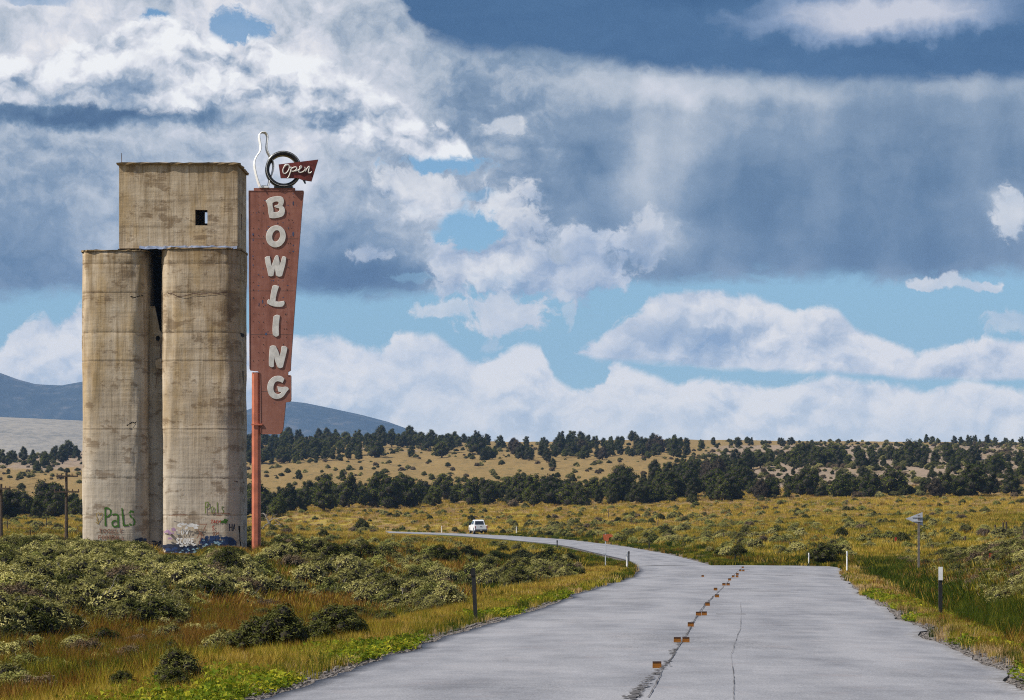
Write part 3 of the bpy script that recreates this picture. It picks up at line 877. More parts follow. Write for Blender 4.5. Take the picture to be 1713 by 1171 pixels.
M['mountain'] = mat('mountain', mount, rough=1, spec=0)
def foot(nt, b):
    co = objco(nt)
    n = nt.noise(co, 0.05, 6, 0.7); n2 = nt.noise(nt.v('MULTIPLY', co, (.3, 1, 1)), 0.004, 5, 0.6)
    c = nt.ramp(nt.add(nt.mul(n, .5), nt.mul(n2, .5)), [(0.38, (0.14, 0.13, 0.10)), (0.5, (0.27, 0.235, 0.18)), (0.64, (0.34, 0.30, 0.22))])
    nt.put(b.inputs['Base Color'], c); bump(nt, b, n, 0.6, 4)
M['foothill'] = mat('foothill', foot, rough=1, spec=0)
ridge('foothill', [(-900, 720), (-400, 705), (-150, 697), (0, 697), (135, 703), (260, 716), (380, 738), (470, 790), (560, 840)], 4300, 6200, M['foothill'], 4, 0.5)
ridge('mountain', [(-1400, 700), (-900, 640), (-500, 600), (-250, 592), (-60, 612), (0, 622), (30, 633), (60, 641), (105, 644), (140, 638), (200, 640), (280, 668), (360, 690),
                   (400, 690), (425, 682), (455, 676), (485, 671), (510, 674), (560, 684), (610, 695), (650, 706), (690, 720), (760, 745), (860, 775), (1000, 820), (1100, 850)], 8400, 10200, M['mountain'], 11, 1.0)

# ------------------------------------------------------------------ the grain elevator
SY = 123.0
def sx(px, y=SY): return (px - CX) / FPX * y
def szz(py, y=SY): return EYE + (HY - py) / FPX * y
GZ = -2.0                      # footing below the ground
silo = thing('grain_elevator', 'tall weathered tan concrete grain elevator with two bins and a square headhouse', 'grain elevator', (0, 0, 0))
def concrete_obj(mb, name, parent=None, smooth=False, seams=None, top=None, label=None):
    me = mb.mesh(name, M['concrete'], smooth)
    z = np.empty(len(me.vertices) * 3); me.vertices.foreach_get('co', z); z = z.reshape(-1, 3)[:, 2]
    s = np.zeros(len(z)); r = np.zeros(len(z))
    if seams is not None:
        for q in seams: s = np.maximum(s, 0.8 * np.exp(-((z - q) / 0.035) ** 2))
    if top is not None: r = np.clip(1 - (top - z) / 1.8, 0, 1) ** 1.5
    for nme, arr in (('seam', s), ('rim', r)):
        at = me.attributes.new(nme, 'FLOAT', 'POINT'); at.data.foreach_set('value', arr.astype(np.float32))
    o = link(name, me, parent)
    if label: o['label'] = label
    return o
BINS = [(-20.30, 125.15, 1.72, 2.15, 13.80), (-15.90, 125.15, 2.06, 2.15, 13.92)]
SUP = 5.2
def bin_pt(b, th, off=0.0):
    cx_, cy_, rx, ry, _ = BINS[b]
    c, s = math.cos(th), math.sin(th)
    return (cx_ + (rx + off) * math.copysign(abs(c) ** (2 / SUP), c), cy_ + (ry + off) * math.copysign(abs(s) ** (2 / SUP), s))
def bin_front(b, x, off=0.0):
    """y of the near face of a bin at x"""
    cx_, cy_, rx, ry, _ = BINS[b]
    u = min(0.9999, abs((x - cx_) / rx))
    return cy_ - ry * (1 - u ** SUP) ** (1 / SUP) - off
SEAMS = [szz(q) for q in (441, 490, 556, 604, 718, 800, 862)]
for b in (0, 1):
    top = BINS[b][4]
    lev = sorted(set(list(np.arange(GZ, top, 0.22)) + [top] + [q + d for q in SEAMS for d in (-.05, -.012, .012, .05)]))
    nseg = 84
    mb = MB(); v = []
    for z in lev:
        off = 0.0
        for q in SEAMS:
            if abs(z - q) < 0.03: off = -0.008
            if 0.03 <= z - q < 0.07: off = 0.004
        for k in range(nseg):
            th = 2 * math.pi * k / nseg
            w = (fbm(k * 0.35 + 9 * b, z * 0.6, 40 + b, 3) - .5) * 0.10
            x, y = bin_pt(b, th, off + w)
            if k == nseg // 2: pass
            v.append((x, y, z))
    f = []
    for i in range(len(lev) - 1):
        for k in range(nseg):
            k2 = (k + 1) % nseg
            f.append((i * nseg + k, i * nseg + k2, (i + 1) * nseg + k2, (i + 1) * nseg + k))
    f.append(tuple((len(lev) - 1) * nseg + k for k in range(nseg)))
    mb.add(v, f)
    concrete_obj(mb, 'bin', silo, True, SEAMS, top)
    # broken rim slab
    mb = MB(); v = []; rr = random.Random(b)
    for z, o_ in ((top + 0.004, .01), (top + 0.004, .045), (top + 0.08, .06), (top + 0.09, -.3)):
        for k in range(nseg):
            x, y = bin_pt(b, 2 * math.pi * k / nseg, o_ + (rr.uniform(-.035, .02) if o_ > .05 else 0))
            v.append((x, y, z + (rr.uniform(-.02, .02) if z > top + .05 else 0)))
    f = [(i * nseg + k, i * nseg + (k + 1) % nseg, (i + 1) * nseg + (k + 1) % nseg, (i + 1) * nseg + k) for i in range(3) for k in range(nseg)]
    f.append(tuple(3 * nseg + k for k in range(nseg)))
    mb.add(v, f); mb.obj('rim', M['lip'], silo)

# wall between the bins, broken open at the top
gx0, gx1, gy = -18.72, -17.90, 124.05
jag = [(256, 512), (259, 512), (262, 528), (265, 541), (267, 553), (270, 556), (272, 552), (276, 551)]
pts = [(gx0, GZ), (gx1, GZ)] + [(gx1, szz(551, gy))] + [(sx(a, gy), szz(q, gy)) for a, q in jag[::-1]][1:-1] + [(gx0, szz(512, gy))]
mb = MB(); mb.prism(pts, gy, gy + 0.22)
wall_gap = concrete_obj(mb, 'infill_wall', silo)
MB().box(-19.0, -17.6, 125.6, 125.8, GZ, 13.78).obj('gap_shade_sheet', M['dark'], silo)  # near-black sheet added behind the broken wall so the gap reads as deep shade
MB().box(gx0, gx1, 126.9, 127.1, GZ, 13.78).obj('infill_wall', M['concrete'], silo)
# a little hole (its inner dark is a near-black plate on the wall), the hanging lump and its bent bars
mb = MB(); mb.prism([(sx(a, gy), szz(q, gy)) for a, q in ((261, 563), (266, 561), (268, 566), (265, 571), (261, 569))], gy - 0.012, gy + 0.01); mb.obj('hole', M['dark'], silo)
mb = MB(); mb.prism([(sx(a, 123.6), szz(q, 123.6)) for a, q in ((261, 602), (268, 600), (274, 602), (274, 612), (270, 617), (262, 616), (260, 609))], 123.55, 123.95)
concrete_obj(mb, 'hanging_lump', silo)
mb = MB()
mb.tube([(sx(264), 123.75, szz(571)), (sx(266), 123.7, szz(585)), (sx(264), 123.75, szz(600))], 0.02, 5)
mb.tube([(sx(262), 123.6, szz(616)), (sx(259.5), 123.55, szz(632)), (sx(257.5), 123.6, szz(648))], 0.02, 5)
mb.obj('reinforcing_bar', M['rustmetal'], silo)

# headhouse: four walls with real openings
hx0, hx1, hy0, hy1, hz0, hz1 = -20.04, -14.00, 123.32, 127.45, 13.98, 18.24
def wall_open(u0, u1, z0, z1, hole, t0, t1, axis):
    """wall of four slabs round one opening, subdivided so seams and stains can read"""
    mb = MB(); a0, a1, b0, b1 = hole
    for (p, q, r, s) in ((u0, a0, z0, z1), (a1, u1, z0, z1), (a0, a1, z0, b0), (a0, a1, b1, z1)):
        nz = max(1, int((s - r) / 0.12)); zz_ = np.linspace(r, s, nz + 1)
        v = []; f = []
        for z in zz_:
            for (u, t) in ((p, t0), (q, t0), (q, t1), (p, t1)):
                v.append((u, t, z) if axis == 'x' else (t, u, z))
        for i in range(nz):
            for k in range(4):
                f.append((i * 4 + k, i * 4 + (k + 1) % 4, i * 4 + 4 + (k + 1) % 4, i * 4 + 4 + k))
        f.append((3, 2, 1, 0)); f.append((nz * 4, nz * 4 + 1, nz * 4 + 2, nz * 4 + 3))
        mb.add(v, f)
    return mb
HS = [szz(q) for q in (300, 335, 378, 396)]
wf = (sx(326.5, hy0), sx(347, hy0), szz(377, hy0), szz(351, hy0))
wbk = (sx(342.5, hy1 - .1), sx(360, hy1 - .1), szz(374, hy1 - .1), szz(355, hy1 - .1))
concrete_obj(wall_open(hx0, hx1, hz0, hz1, wf, hy0, hy0 + .2, 'x'), 'front_wall', silo, False, HS, hz1)
concrete_obj(wall_open(hx0, hx1, hz0, hz1, wbk, hy1 - .2, hy1, 'x'), 'rear_wall', silo, False, HS, hz1)
ws = (124.9, 125.45, szz(377), szz(350))
concrete_obj(wall_open(hy0 + .203, hy1 - .203, hz0, hz1, ws, hx1 - .2, hx1 - 0.002, 'y'), 'side_wall', silo, False, HS, hz1)
concrete_obj(wall_open(hy0 + .203, hy1 - .203, hz0, hz1, (125, 125.4, 16, 16.6), hx0 + 0.002, hx0 + .2, 'y'), 'side_wall', silo, False, HS, hz1)
mb = MB(); rr = random.Random(3); v = []; nn = 40
def rect_pt(k, n, o):
    per = [(hx0 - o, hy0 - o), (hx1 + o, hy0 - o), (hx1 + o, hy1 + o), (hx0 - o, hy1 + o)]
    s = k / n * 4; i = int(s) % 4; t = s - int(s)
    a, b_ = per[i], per[(i + 1) % 4]
    return a[0] + (b_[0] - a[0]) * t, a[1] + (b_[1] - a[1]) * t
for z, o_ in ((hz1 + .004, -.1), (hz1 + .004, .10), (hz1 + .10, .13), (hz1 + .16, -.4)):
    for k in range(nn * 2):
        x, y = rect_pt(k, nn * 2, o_)
        j = 0 if (k % (nn // 2) == 0) else rr.uniform(-.03, .03)
        v.append((x + j, y + j, z + (rr.uniform(-.025, .025) if z > hz1 + .05 else 0)))
m2 = nn * 2
f = [(i * m2 + k, i * m2 + (k + 1) % m2, (i + 1) * m2 + (k + 1) % m2, (i + 1) * m2 + k) for i in range(3) for k in range(m2)] + [tuple(3 * m2 + k for k in range(m2))]
mb.add(v, f); mb.obj('roof', M['lip'], silo)
# floor of the headhouse and bluish flashing along its foot
MB().box(hx0 - .1, hx1, hy0 + .21, hy1 - .21, 13.93, 13.975).obj('floor_slab', M['dark'], silo)
mb = MB(); rr = random.Random(8); n_ = 34; v = []
for k in range(n_ + 1):
    x = sx(232) + (sx(396) - sx(232)) * k / n_
    h = 0.10 + 0.05 * rr.random()
    z0 = 13.93 + 0.03 * rr.uniform(-1, 1)
    v += [(x, hy0 - .22, z0), (x, hy0 - .16, z0 + h), (x, hy0 - .004, z0 + h + .05)]
f = []
for k in range(n_):
    for q in (0, 1): f.append((3 * k + q, 3 * k + 3 + q, 3 * k + 4 + q, 3 * k + 1 + q))
mb.add(v, f); mb.obj('flashing', M['flash'], silo)
mb = MB(); mb.tube([(sx(201), 123.5, 18.3), (sx(200.4), 123.5, szz(254))], 0.016, 5); mb.obj('lightning_rod', M['rustmetal'], silo)
# slots, their inner dark laid on as near-black sheets, and cracks in the bins
def on_bin(b, pts, w, name, m, seed=0, off=0.02, jit=0.0, close=False, parent=None):
    """flat irregular mark laid on the curved face; pts in photo pixels"""
    rr = random.Random(seed); mb = MB()
    P_ = []
    for (a, q), (a2, q2) in zip(pts[:-1], pts[1:]):
        m_ = max(1, int(math.hypot(a2 - a, q2 - q) / 1.6))
        P_ += [(a + (a2 - a) * t / m_, q + (q2 - q) * t / m_) for t in range(m_)]
    P_.append(pts[-1])
    v = []
    cx_ = BINS[b]
    for i, (a, q) in enumerate(P_):
        y = 123.1
        for _ in range(4): y = bin_front(b, sx(a, y), off)
        x = sx(a, y); z = szz(q, y)
        j0 = P_[max(0, i - 1)]; j1 = P_[min(len(P_) - 1, i + 1)]
        dx_, dz_ = j1[0] - j0[0], -(j1[1] - j0[1]); L = math.hypot(dx_, dz_) or 1
        nx_, nz_ = -dz_ / L, dx_ / L
        ww = (w if not hasattr(w, '__len__') else w[0] + (w[1] - w[0]) * i / len(P_)) * rr.uniform(1 - jit, 1 + jit)
        for s in (-.5, .5):
            xx = x + nx_ * ww * s
            v.append((xx, bin_front(b, xx, off), z + nz_ * ww * s))
    f = [(2 * i, 2 * i + 1, 2 * i + 3, 2 * i + 2) for i in range(len(P_) - 1)]
    mb.add(v, f)
    return mb.obj(name, m, parent or silo)
on_bin(0, [(218, 496), (226, 497.5), (236, 494.5), (240, 495)], 0.05, 'crack', M['dark'], 1, jit=.5)
on_bin(0, [(212, 712), (222, 706), (226, 708), (229, 704)], 0.05, 'crack', M['dark'], 2, jit=.5)
on_bin(1, [(280, 490), (288, 491), (297, 496), (310, 495), (322, 491), (335, 492), (350, 490), (366, 491), (380, 488)], 0.035, 'crack', M['rustmetal'], 3, jit=.5)
on_bin(1, [(372, 800), (385, 803), (398, 806), (409, 808)], 0.035, 'crack', M['rustmetal'], 4, jit=.4)
on_bin(1, [(402.5, 619), (402.5, 642)], 0.075, 'slot', M['dark'], 5)
on_bin(1, [(403, 556), (403, 562)], 0.08, 'slot', M['dark'], 6)
on_bin(1, [(399, 880), (398.5, 900), (399.5, 935)], (0.12, 0.24), 'doorway_slot', M['dark'], 7, jit=.1)
# graffiti: paint strokes
def paint(name, color): return plain(name, color, 0.6, 0.2, 6, spec=.2)
G_GREEN = paint('green_spray_paint', (0.055, 0.14, 0.02)); G_OLIVE = paint('faded_green_paint', (0.17, 0.22, 0.06)); G_BROWN = paint('faded_red_brown_paint', (0.26, 0.13, 0.085))
G_WHITE = paint('white_spray_paint', (0.66, 0.66, 0.66)); G_BLUE = paint('blue_spray_paint', (0.022, 0.045, 0.12)); G_NAVY = paint('dark_blue_paint', (0.020, 0.028, 0.055)); G_RED = paint('red_spray_paint', (0.36, 0.07, 0.05))
G_YEL = paint('faded_ochre_paint', (0.34, 0.24, 0.08)); G_CYAN = paint('light_blue_paint', (0.22, 0.36, 0.46)); G_PINK = paint('mauve_paint', (0.30, 0.19, 0.30))
_go = [0.028]
def strokes(b, lst, w, name, m, jit=.25):
    _go[0] += 0.0006
    g = MB()
    for k, p in enumerate(lst):
        o = on_bin(b, p, w, name, m, k, _go[0], jit)
        vs = [tuple(v.co) for v in o.data.vertices]; fs = [tuple(f_.vertices) for f_ in o.data.polygons]
        bpy.data.objects.remove(o); g.add(vs, fs); _go[0] += 0.0002
    o = g.obj(name, m, silo)
    if 'word' not in name: o['kind'] = 'stuff'
    return o
def arc(cx_, cy_, rx, ry, a0, a1, n=9): return [(cx_ + rx * math.cos(math.radians(a0 + (a1 - a0) * k / n)), cy_ - ry * math.sin(math.radians(a0 + (a1 - a0) * k / n))) for k in range(n + 1)]
# big PaLs
strokes(0, [[(176, 849), (176.5, 880)], [(175, 850), (181, 850), (185.5, 854), (185, 860), (181, 864), (177, 865)],
            arc(192.5, 864, 5, 4, 150, 0, 6) + [(197.5, 870), (198, 882)], arc(192.5, 876, 5, 5.2, 60, 320, 10),
            [(204, 850), (205, 862), (207, 879), (215, 878.5)],
            [(224, 857), (219, 855), (216.5, 859), (218.5, 864), (223, 868), (225.5, 872), (224.5, 877), (221, 879), (216, 876)]], 0.085, 'graffiti_word', G_GREEN)
strokes(0, [[(164, 868), (161, 864), (161.5, 859), (165, 857.5), (167, 861)], [(167, 861), (170, 858), (172, 860), (170.5, 866), (165, 874), (161, 869)], [(160, 873), (165, 877), (163, 868)]], 0.035, 'graffiti_heart', G_YEL)
def tinyword(b, word, x0, y0, h, w, color, name, adv=None):
    F = {'T': [[(0, 0), (1, 0)], [(.5, 0), (.5, 1)]], 'O': [arc(.5, .5, .45, .5, 0, 360, 10)], 'G': [arc(.5, .5, .45, .5, 40, 350, 9) + [(.5, .55)]], 'E': [[(1, 0), (0, 0), (0, 1), (1, 1)], [(0, .5), (.8, .5)]],
         'L': [[(0, 0), (0, 1), (.9, 1)]], 'I': [[(.5, 0), (.5, 1)]], 'F': [[(1, 0), (0, 0), (0, 1)], [(0, .5), (.8, .5)]], 'B': [[(0, 0), (.7, 0), (.9, .25), (.6, .5), (0, .5), (.7, .55), (1, .8), (.6, 1), (0, 1), (0, 0)]],
         'A': [[(0, 1), (.5, 0), (1, 1)], [(.2, .65), (.8, .65)]], 'S': [[(1, .1), (.4, 0), (.05, .25), (.5, .5), (.95, .75), (.5, 1), (0, .9)]], 'C': [arc(.55, .5, .5, .5, 50, 310, 8)],
         'R': [[(0, 1), (0, 0), (.8, .1), (.8, .4), (0, .5), (.9, 1)]], 'U': [[(0, 0), (.1, .9), (.6, 1), (.9, .8), (1, 0)]], 'Z': [[(0, 0), (1, 0), (0, 1), (1, 1)]], 'H': [[(0, 0), (0, 1)], [(1, 0), (1, 1)], [(0, .5), (1, .5)]],
         'P': [[(0, 1), (0, 0), (.8, .05), (.9, .35), (0, .5)]], 'a': [arc(.5, .7, .4, .3, 60, 320, 8), [(.9, .45), (.95, 1)]], 'l': [[(.4, 0), (.5, 1)]], 's': [[(.9, .45), (.3, .4), (.3, .65), (.8, .75), (.7, 1), (.1, .95)]],
         'N': [[(0, 1), (0, 0), (1, 1), (1, 0)]], 'M': [[(0, 1), (.1, 0), (.5, .6), (.9, 0), (1, 1)]], 'K': [[(0, 0), (0, 1)], [(.9, 0), (0, .5), (.9, 1)]], 'V': [[(0, 0), (.5, 1), (1, 0)]], 'Y': [[(0, 0), (.5, .5), (1, 0)], [(.5, .5), (.5, 1)]], 'J': [[(.9, 0), (.9, .8), (.5, 1), (0, .8)]], 'W': [[(0, 0), (.25, 1), (.5, .4), (.75, 1), (1, 0)]]}
    out = []; x = x0; adv = adv or h * 0.95
    for ch in word:
        for st in F.get(ch, []): out.append([(x + p * adv * .72, y0 + q * h) for p, q in st])
        x += adv
    return strokes(b, out, w, name, color)
tinyword(0, 'TOGELE', 166, 885, 6.5, 0.04, G_BROWN, 'graffiti_word', 7.0)
tinyword(0, 'FOOTBALL', 165, 896, 6.0, 0.04, G_BROWN, 'graffiti_word', 5.6)
tinyword(1, 'Pals', 344, 840, 19, 0.05, G_OLIVE, 'graffiti_word', 8.5)
tinyword(1, 'LOV', 296, 886, 8, 0.05, G_WHITE, 'graffiti_word', 7)
tinyword(1, 'SCORE', 295, 901, 8.5, 0.065, G_WHITE, 'graffiti_word', 6.2)
tinyword(1, 'ZACH', 353, 870, 5, 0.04, G_RED, 'graffiti_word', 4.4)
tinyword(1, 'S', 355, 880, 7, 0.04, G_RED, 'graffiti_word', 5)
tinyword(1, 'GM', 356, 890, 5, 0.035, G_BROWN, 'graffiti_word', 6)
tinyword(1, 'HA', 384, 876, 12, 0.035, G_NAVY, 'graffiti_word', 6)
rr = random.Random(12)
# scribbles and blocks of blue near the ground
def blotch(b, x0, x1, y0, y1, n, sz, m, name, seed):
    r_ = random.Random(seed); L = []
    for k in range(n):
        a, q = r_.uniform(x0, x1), r_.uniform(y0, y1)
        l_ = r_.uniform(.5, 1.6) * sz
        L.append([(a - l_, q + r_.uniform(-1, 1)), (a, q + r_.uniform(-1.5, 1.5)), (a + l_, q + r_.uniform(-1, 1))])
    return strokes(b, L, sz * 0.030 * 1.1, name, m, .5)
blotch(1, 372, 380, 870, 874, 5, 3, G_GREEN, 'graffiti_block', 1)
blotch(1, 338, 392, 899, 935, 70, 5, G_BLUE, 'graffiti_block', 2)
blotch(1, 276, 352, 913, 935, 110, 5, G_NAVY, 'graffiti_block', 3)
blotch(1, 277, 350, 916, 935, 40, 3.0, G_BLUE, 'graffiti_block', 4)
blotch(1, 340, 392, 903, 925, 26, 2.0, G_CYAN, 'graffiti_scribble', 5)
blotch(1, 285, 350, 918, 934, 24, 1.6, G_CYAN, 'graffiti_scribble', 6)
blotch(1, 296, 334, 876, 884, 12, 3.2, G_WHITE, 'graffiti_scribble', 7)
blotch(1, 300, 326, 910, 914, 10, 1.6, G_WHITE, 'graffiti_scribble', 8)
blotch(1, 276, 292, 885, 902, 8, 3.0, G_PINK, 'graffiti_scribble', 9)
blotch(1, 300, 336, 926, 935, 12, 2.0, G_PINK, 'graffiti_scribble', 10)
blotch(0, 230, 250, 903, 925, 40, 4.5, G_NAVY, 'graffiti_block', 11)
blotch(0, 232, 248, 902, 915, 12, 2.8, G_BLUE, 'graffiti_block', 12)
blotch(0, 167, 173, 903, 914, 8, 2.2, G_BLUE, 'graffiti_block', 13)
blotch(0, 158, 228, 905, 914, 10, 2.5, G_BROWN, 'graffiti_scribble', 14)
strokes(1, [[(331, 885), (337, 897), (333, 910)], [(329, 901), (336, 890), (342, 901)], [(346, 876), (340, 888)], [(330, 877), (346, 877)]], 0.04, 'graffiti_scribble', G_BROWN)
strokes(1, [[(348, 858), (385, 859)], [(362, 862), (372, 863)], [(282, 862), (312, 861)]], 0.035, 'graffiti_scribble', G_BROWN)
# paint on the recessed wall
mb = MB(); r_ = random.Random(5)
for k in range(34):
    a, q = r_.uniform(256, 274), r_.uniform(905, 935)
    mb.box(sx(a, gy) - .07, sx(a, gy) + .09, gy - .012 - .0003 * k, gy - .006, szz(q) - .03, szz(q) + .04)
mb.obj('graffiti_block', G_NAVY, silo)

# ------------------------------------------------------------------ the bowling sign
PY = 121.5
def bx(px): return sx(px, PY)
def bz(py): return szz(py, PY)
sign = thing('bowling_sign', 'tall tapered brick-red bowling pylon sign on an orange pole beside the concrete elevator', 'sign', (0, 0, 0))
base_g = gz(bx(428.5), PY)
mb = MB()
pc = (bx(428.7), PY + .02)
prof8 = [(math.cos(R(22.5 + 45 * k)) * 0.235, math.sin(R(22.5 + 45 * k)) * 0.235) for k in range(8)]
v = [(pc[0] + a, pc[1] + b_, z) for z in (base_g - .4, bz(623)) for a, b_ in prof8]
mb.add(v, [(k, (k + 1) % 8, 8 + (k + 1) % 8, 8 + k) for k in range(8)] + [tuple(range(8)), tuple(range(15, 7, -1))])
mb.obj('pole', M['poleorange'], sign)
board = [(417, 320), (508, 320), (505, 352), (499, 430), (494, 500), (489, 572), (487, 600), (486, 620), (482, 622), (481.5, 628), (487, 628.5), (487, 669), (485, 672), (478, 673),
         (476.5, 690), (473.5, 718), (471.5, 723), (468, 726), (440, 726), (437, 724), (436.5, 660), (435.5, 624), (432, 621), (420, 620), (418.5, 617)]
mb = MB(); mb.prism([(bx(a), bz(q)) for a, q in board], PY - .20, PY + .24)
mb.obj('panel', M['signred'], sign)
mb = MB()
for i in range(len(board)):                       # raised edge trim round the board
    a, q = board[i], board[(i + 1) % len(board)]
    mb.tube([(bx(a[0]), PY - .203, bz(a[1])), (bx(q[0]), PY - .203, bz(q[1]))], 0.022, 4)
mb.obj('edge_trim', M['signred'], sign)
mb = MB(); mb.box(bx(425), bx(493.5), PY - .14, PY + .18, bz(320) + .002, bz(315)); mb.obj('cap', M['signred'], sign)
mb = MB(); mb.box(bx(421), bx(440), PY - .26, PY - .235 + .02, bz(711.5), bz(709.5)); mb.box(bx(432), bx(440), PY - .24, PY + .1, bz(712), bz(709)); mb.obj('bracket', M['poleorange'], sign)
mb = MB(); mb.box(bx(436) - .03, bx(436), PY - .1, PY + .1, bz(708), bz(626)); mb.obj('channel', M['letter'], sign)
# seams in the board
mb = MB()
for q, a0, a1 in ((400, 418, 500), (487, 418, 494), (560, 419, 489), (655, 437, 486)):
    mb.box(bx(a0 + 1), bx(a1 - 1), PY - .2045, PY - .199, bz(q) - .006, bz(q) + .006)
o = mb.obj('seam', M['letteredge'], sign); o['kind'] = 'stuff'
# bare patches where paint has come off, and old bulb sockets
mb = MB(); r_ = random.Random(2)
for a, q, w, h in ((424, 393, 2.6, 5), (424, 402, 2, 4), (491, 341, 2, 7), (491, 392, 3, 8), (491, 411, 2, 3), (491, 421, 2.6, 3), (450, 380, 4, 1.5), (447, 386, 2, 2.5), (465, 374, 2.5, 1.5), (474, 373, 1.5, 2), (424, 429, 2, 3),
                   (424, 444, 2, 4), (433, 460, 3, 2), (440, 464, 2, 2), (433, 478, 3, 2), (440, 505, 2, 7), (434, 509, 1.5, 5), (445, 511, 1.5, 2), (482, 478, 3, 1.5), (446, 559, 3.5, 5.5), (449, 555, 1.5, 1.5), (455, 470, 1.5, 1.5),
                   (458, 470, 2, 2), (466, 469, 1.5, 1.2), (474, 470, 1.6, 1.4), (425, 500, 1.5, 2), (491, 325, 3, 1.4), (497, 345, 1.5, 1.5), (444, 336, 4, 1), (435, 540, 1, 1.2), (460, 674, 1.6, 1.2), (491, 373, 1.5, 2), (433, 487, 1.5, 1.5)):
    n = 7; ph = r_.random() * 6
    pts = [(bx(a) + math.cos(ph + 2 * math.pi * k / n) * w * .015 * r_.uniform(.7, 1.2), bz(q) + math.sin(ph + 2 * math.pi * k / n) * h * .015 * r_.uniform(.7, 1.2)) for k in range(n)]
    mb.prism(pts, PY - .206, PY - .199)
o = mb.obj('bare_patch', M['chip'], sign); o['kind'] = 'stuff'
mb = MB()
for row_ in range(330, 610, 13):
    for a in (424, 433, 441, 484 - (row_ - 320) * .02, 492 - (row_ - 320) * .07):
        if r_.random() < 0.62:
            mb.tube([(bx(a), PY - .208, bz(row_ + r_.uniform(-2, 2))), (bx(a), PY - .198, bz(row_))], 0.016, 6)
o = mb.obj('bulb_socket', M['letteredge'], sign); o['kind'] = 'stuff'

def glyph(name, outlines, depth=.022, m=None, yfront=PY - .20, edge=None):
    """letter from closed outlines in photo pixels (first outer, the rest holes), bevelled"""
    cu = bpy.data.curves.new(name, 'CURVE'); cu.dimensions = '2D'; cu.fill_mode = 'BOTH'
    cu.extrude = depth / 2; cu.bevel_depth = 0.012; cu.bevel_resolution = 1; cu.resolution_u = 5; cu.offset = -0.004
    cx_ = sum(bx(p[0]) for p in outlines[0]) / len(outlines[0]); cz_ = sum(bz(p[1]) for p in outlines[0]) / len(outlines[0])
    for ol in outlines:
        sp = cu.splines.new('BEZIER'); sp.bezier_points.add(len(ol) - 1); sp.use_cyclic_u = True
        for bp, p in zip(sp.bezier_points, ol):
            bp.co = (bx(p[0]) - cx_, bz(p[1]) - cz_, 0)
            bp.handle_left_type = bp.handle_right_type = 'VECTOR' if (len(p) > 2 and p[2]) else 'AUTO'
    tmp = bpy.data.objects.new('tmp', cu); COL.objects.link(tmp)
    dg = bpy.context.evaluated_depsgraph_get(); dg.update()
    me = bpy.data.meshes.new_from_object(tmp.evaluated_get(dg))
    bpy.data.objects.remove(tmp); bpy.data.curves.remove(cu)
    me.name = name
    me.materials.clear(); me.materials.append(m or M['letter']); me.materials.append(edge or M['letteredge'])
    for p in me.polygons: p.material_index = 1 if abs(p.normal.z) < 0.3 else 0
    o = link(name, me, sign, (cx_, yfront - depth / 2, cz_))
    o.rotation_euler = (R(90), 0, 0)
    return o
def oval(cx_, cy_, rx, ry, rot=0, n=10, sq=1.0):
    out = []
    for k in range(n):
        t = 2 * math.pi * k / n
        a, b_ = rx * math.cos(t), ry * math.sin(t)
        out.append((cx_ + a * math.cos(rot) - b_ * math.sin(rot), cy_ + a * math.sin(rot) + b_ * math.cos(rot)))
    return out
c_ = 1
glyph('letter', [[(445.5, 337, c_), (451, 332.5), (459, 330), (467, 329.3), (473, 331), (475.5, 336), (475, 341.5), (473, 345.5, c_), (476.5, 349), (477, 355.5), (474.5, 361.5), (468, 364.5), (459, 366), (452, 365.5, c_), (450, 357), (448.5, 344)],
                 [(456.5, 340.5, c_), (462, 338), (467, 339.5), (465.5, 343.5), (460, 346), (463.5, 348.5, c_), (468, 350), (467.5, 354), (462, 356), (458, 355.5, c_), (458, 350, c_), (456.8, 346)]])
glyph('letter', [oval(462.3, 396.3, 16.3, 18.3, R(12), 12), oval(462.8, 395.5, 6.6, 9.8, R(14), 10)])
glyph('letter', [[(444, 432, c_), (447, 430), (452, 429.5, c_), (453.5, 438), (455, 446.5, c_), (458, 438), (461, 430, c_), (463, 428.2), (466, 428.5, c_), (468, 437), (468.5, 446, c_), (471, 438), (473, 430.5, c_), (476, 429.5), (479.5, 431.5, c_), (478.5, 440), (475.5, 452), (472.5, 462.5, c_), (467, 463.5),
                  (462.5, 461.5, c_), (462, 455), (460.5, 449.5, c_), (459.5, 455), (458, 462, c_), (454, 463), (450, 462, c_), (447.5, 450), (445, 440)]])
glyph('letter', [[(457, 479, c_), (461, 477.8), (467.5, 480, c_), (465, 487), (462.5, 497), (461.5, 505, c_), (468, 505.5), (476, 504, c_), (476.5, 509), (473, 513.5, c_), (465, 513.8), (455, 512), (448.5, 508.5, c_), (448, 504.5), (450, 501.5, c_), (453, 503, c_), (453.5, 496), (455, 487)]])
glyph('letter', [[(458.5, 530, c_), (463, 527.5), (468.8, 528.5, c_), (468, 536), (467, 548), (467.5, 561, c_), (463, 563.8), (457.5, 561, c_), (456.8, 552), (457.5, 540)]])
glyph('letter', [[(452.5, 580, c_), (457, 578.5), (462, 579.5, c_), (466, 588), (469, 597, c_), (471, 588), (472, 580.5, c_), (477, 579.5), (481.5, 582.5, c_), (479.5, 592), (476.5, 604), (474, 614.5, c_), (469, 616.3), (465, 614.5, c_), (462, 606), (459.5, 597.5, c_), (459, 606), (459, 613.5, c_), (455, 614.8), (451, 612.5, c_), (450.8, 602), (451.5, 590)]])
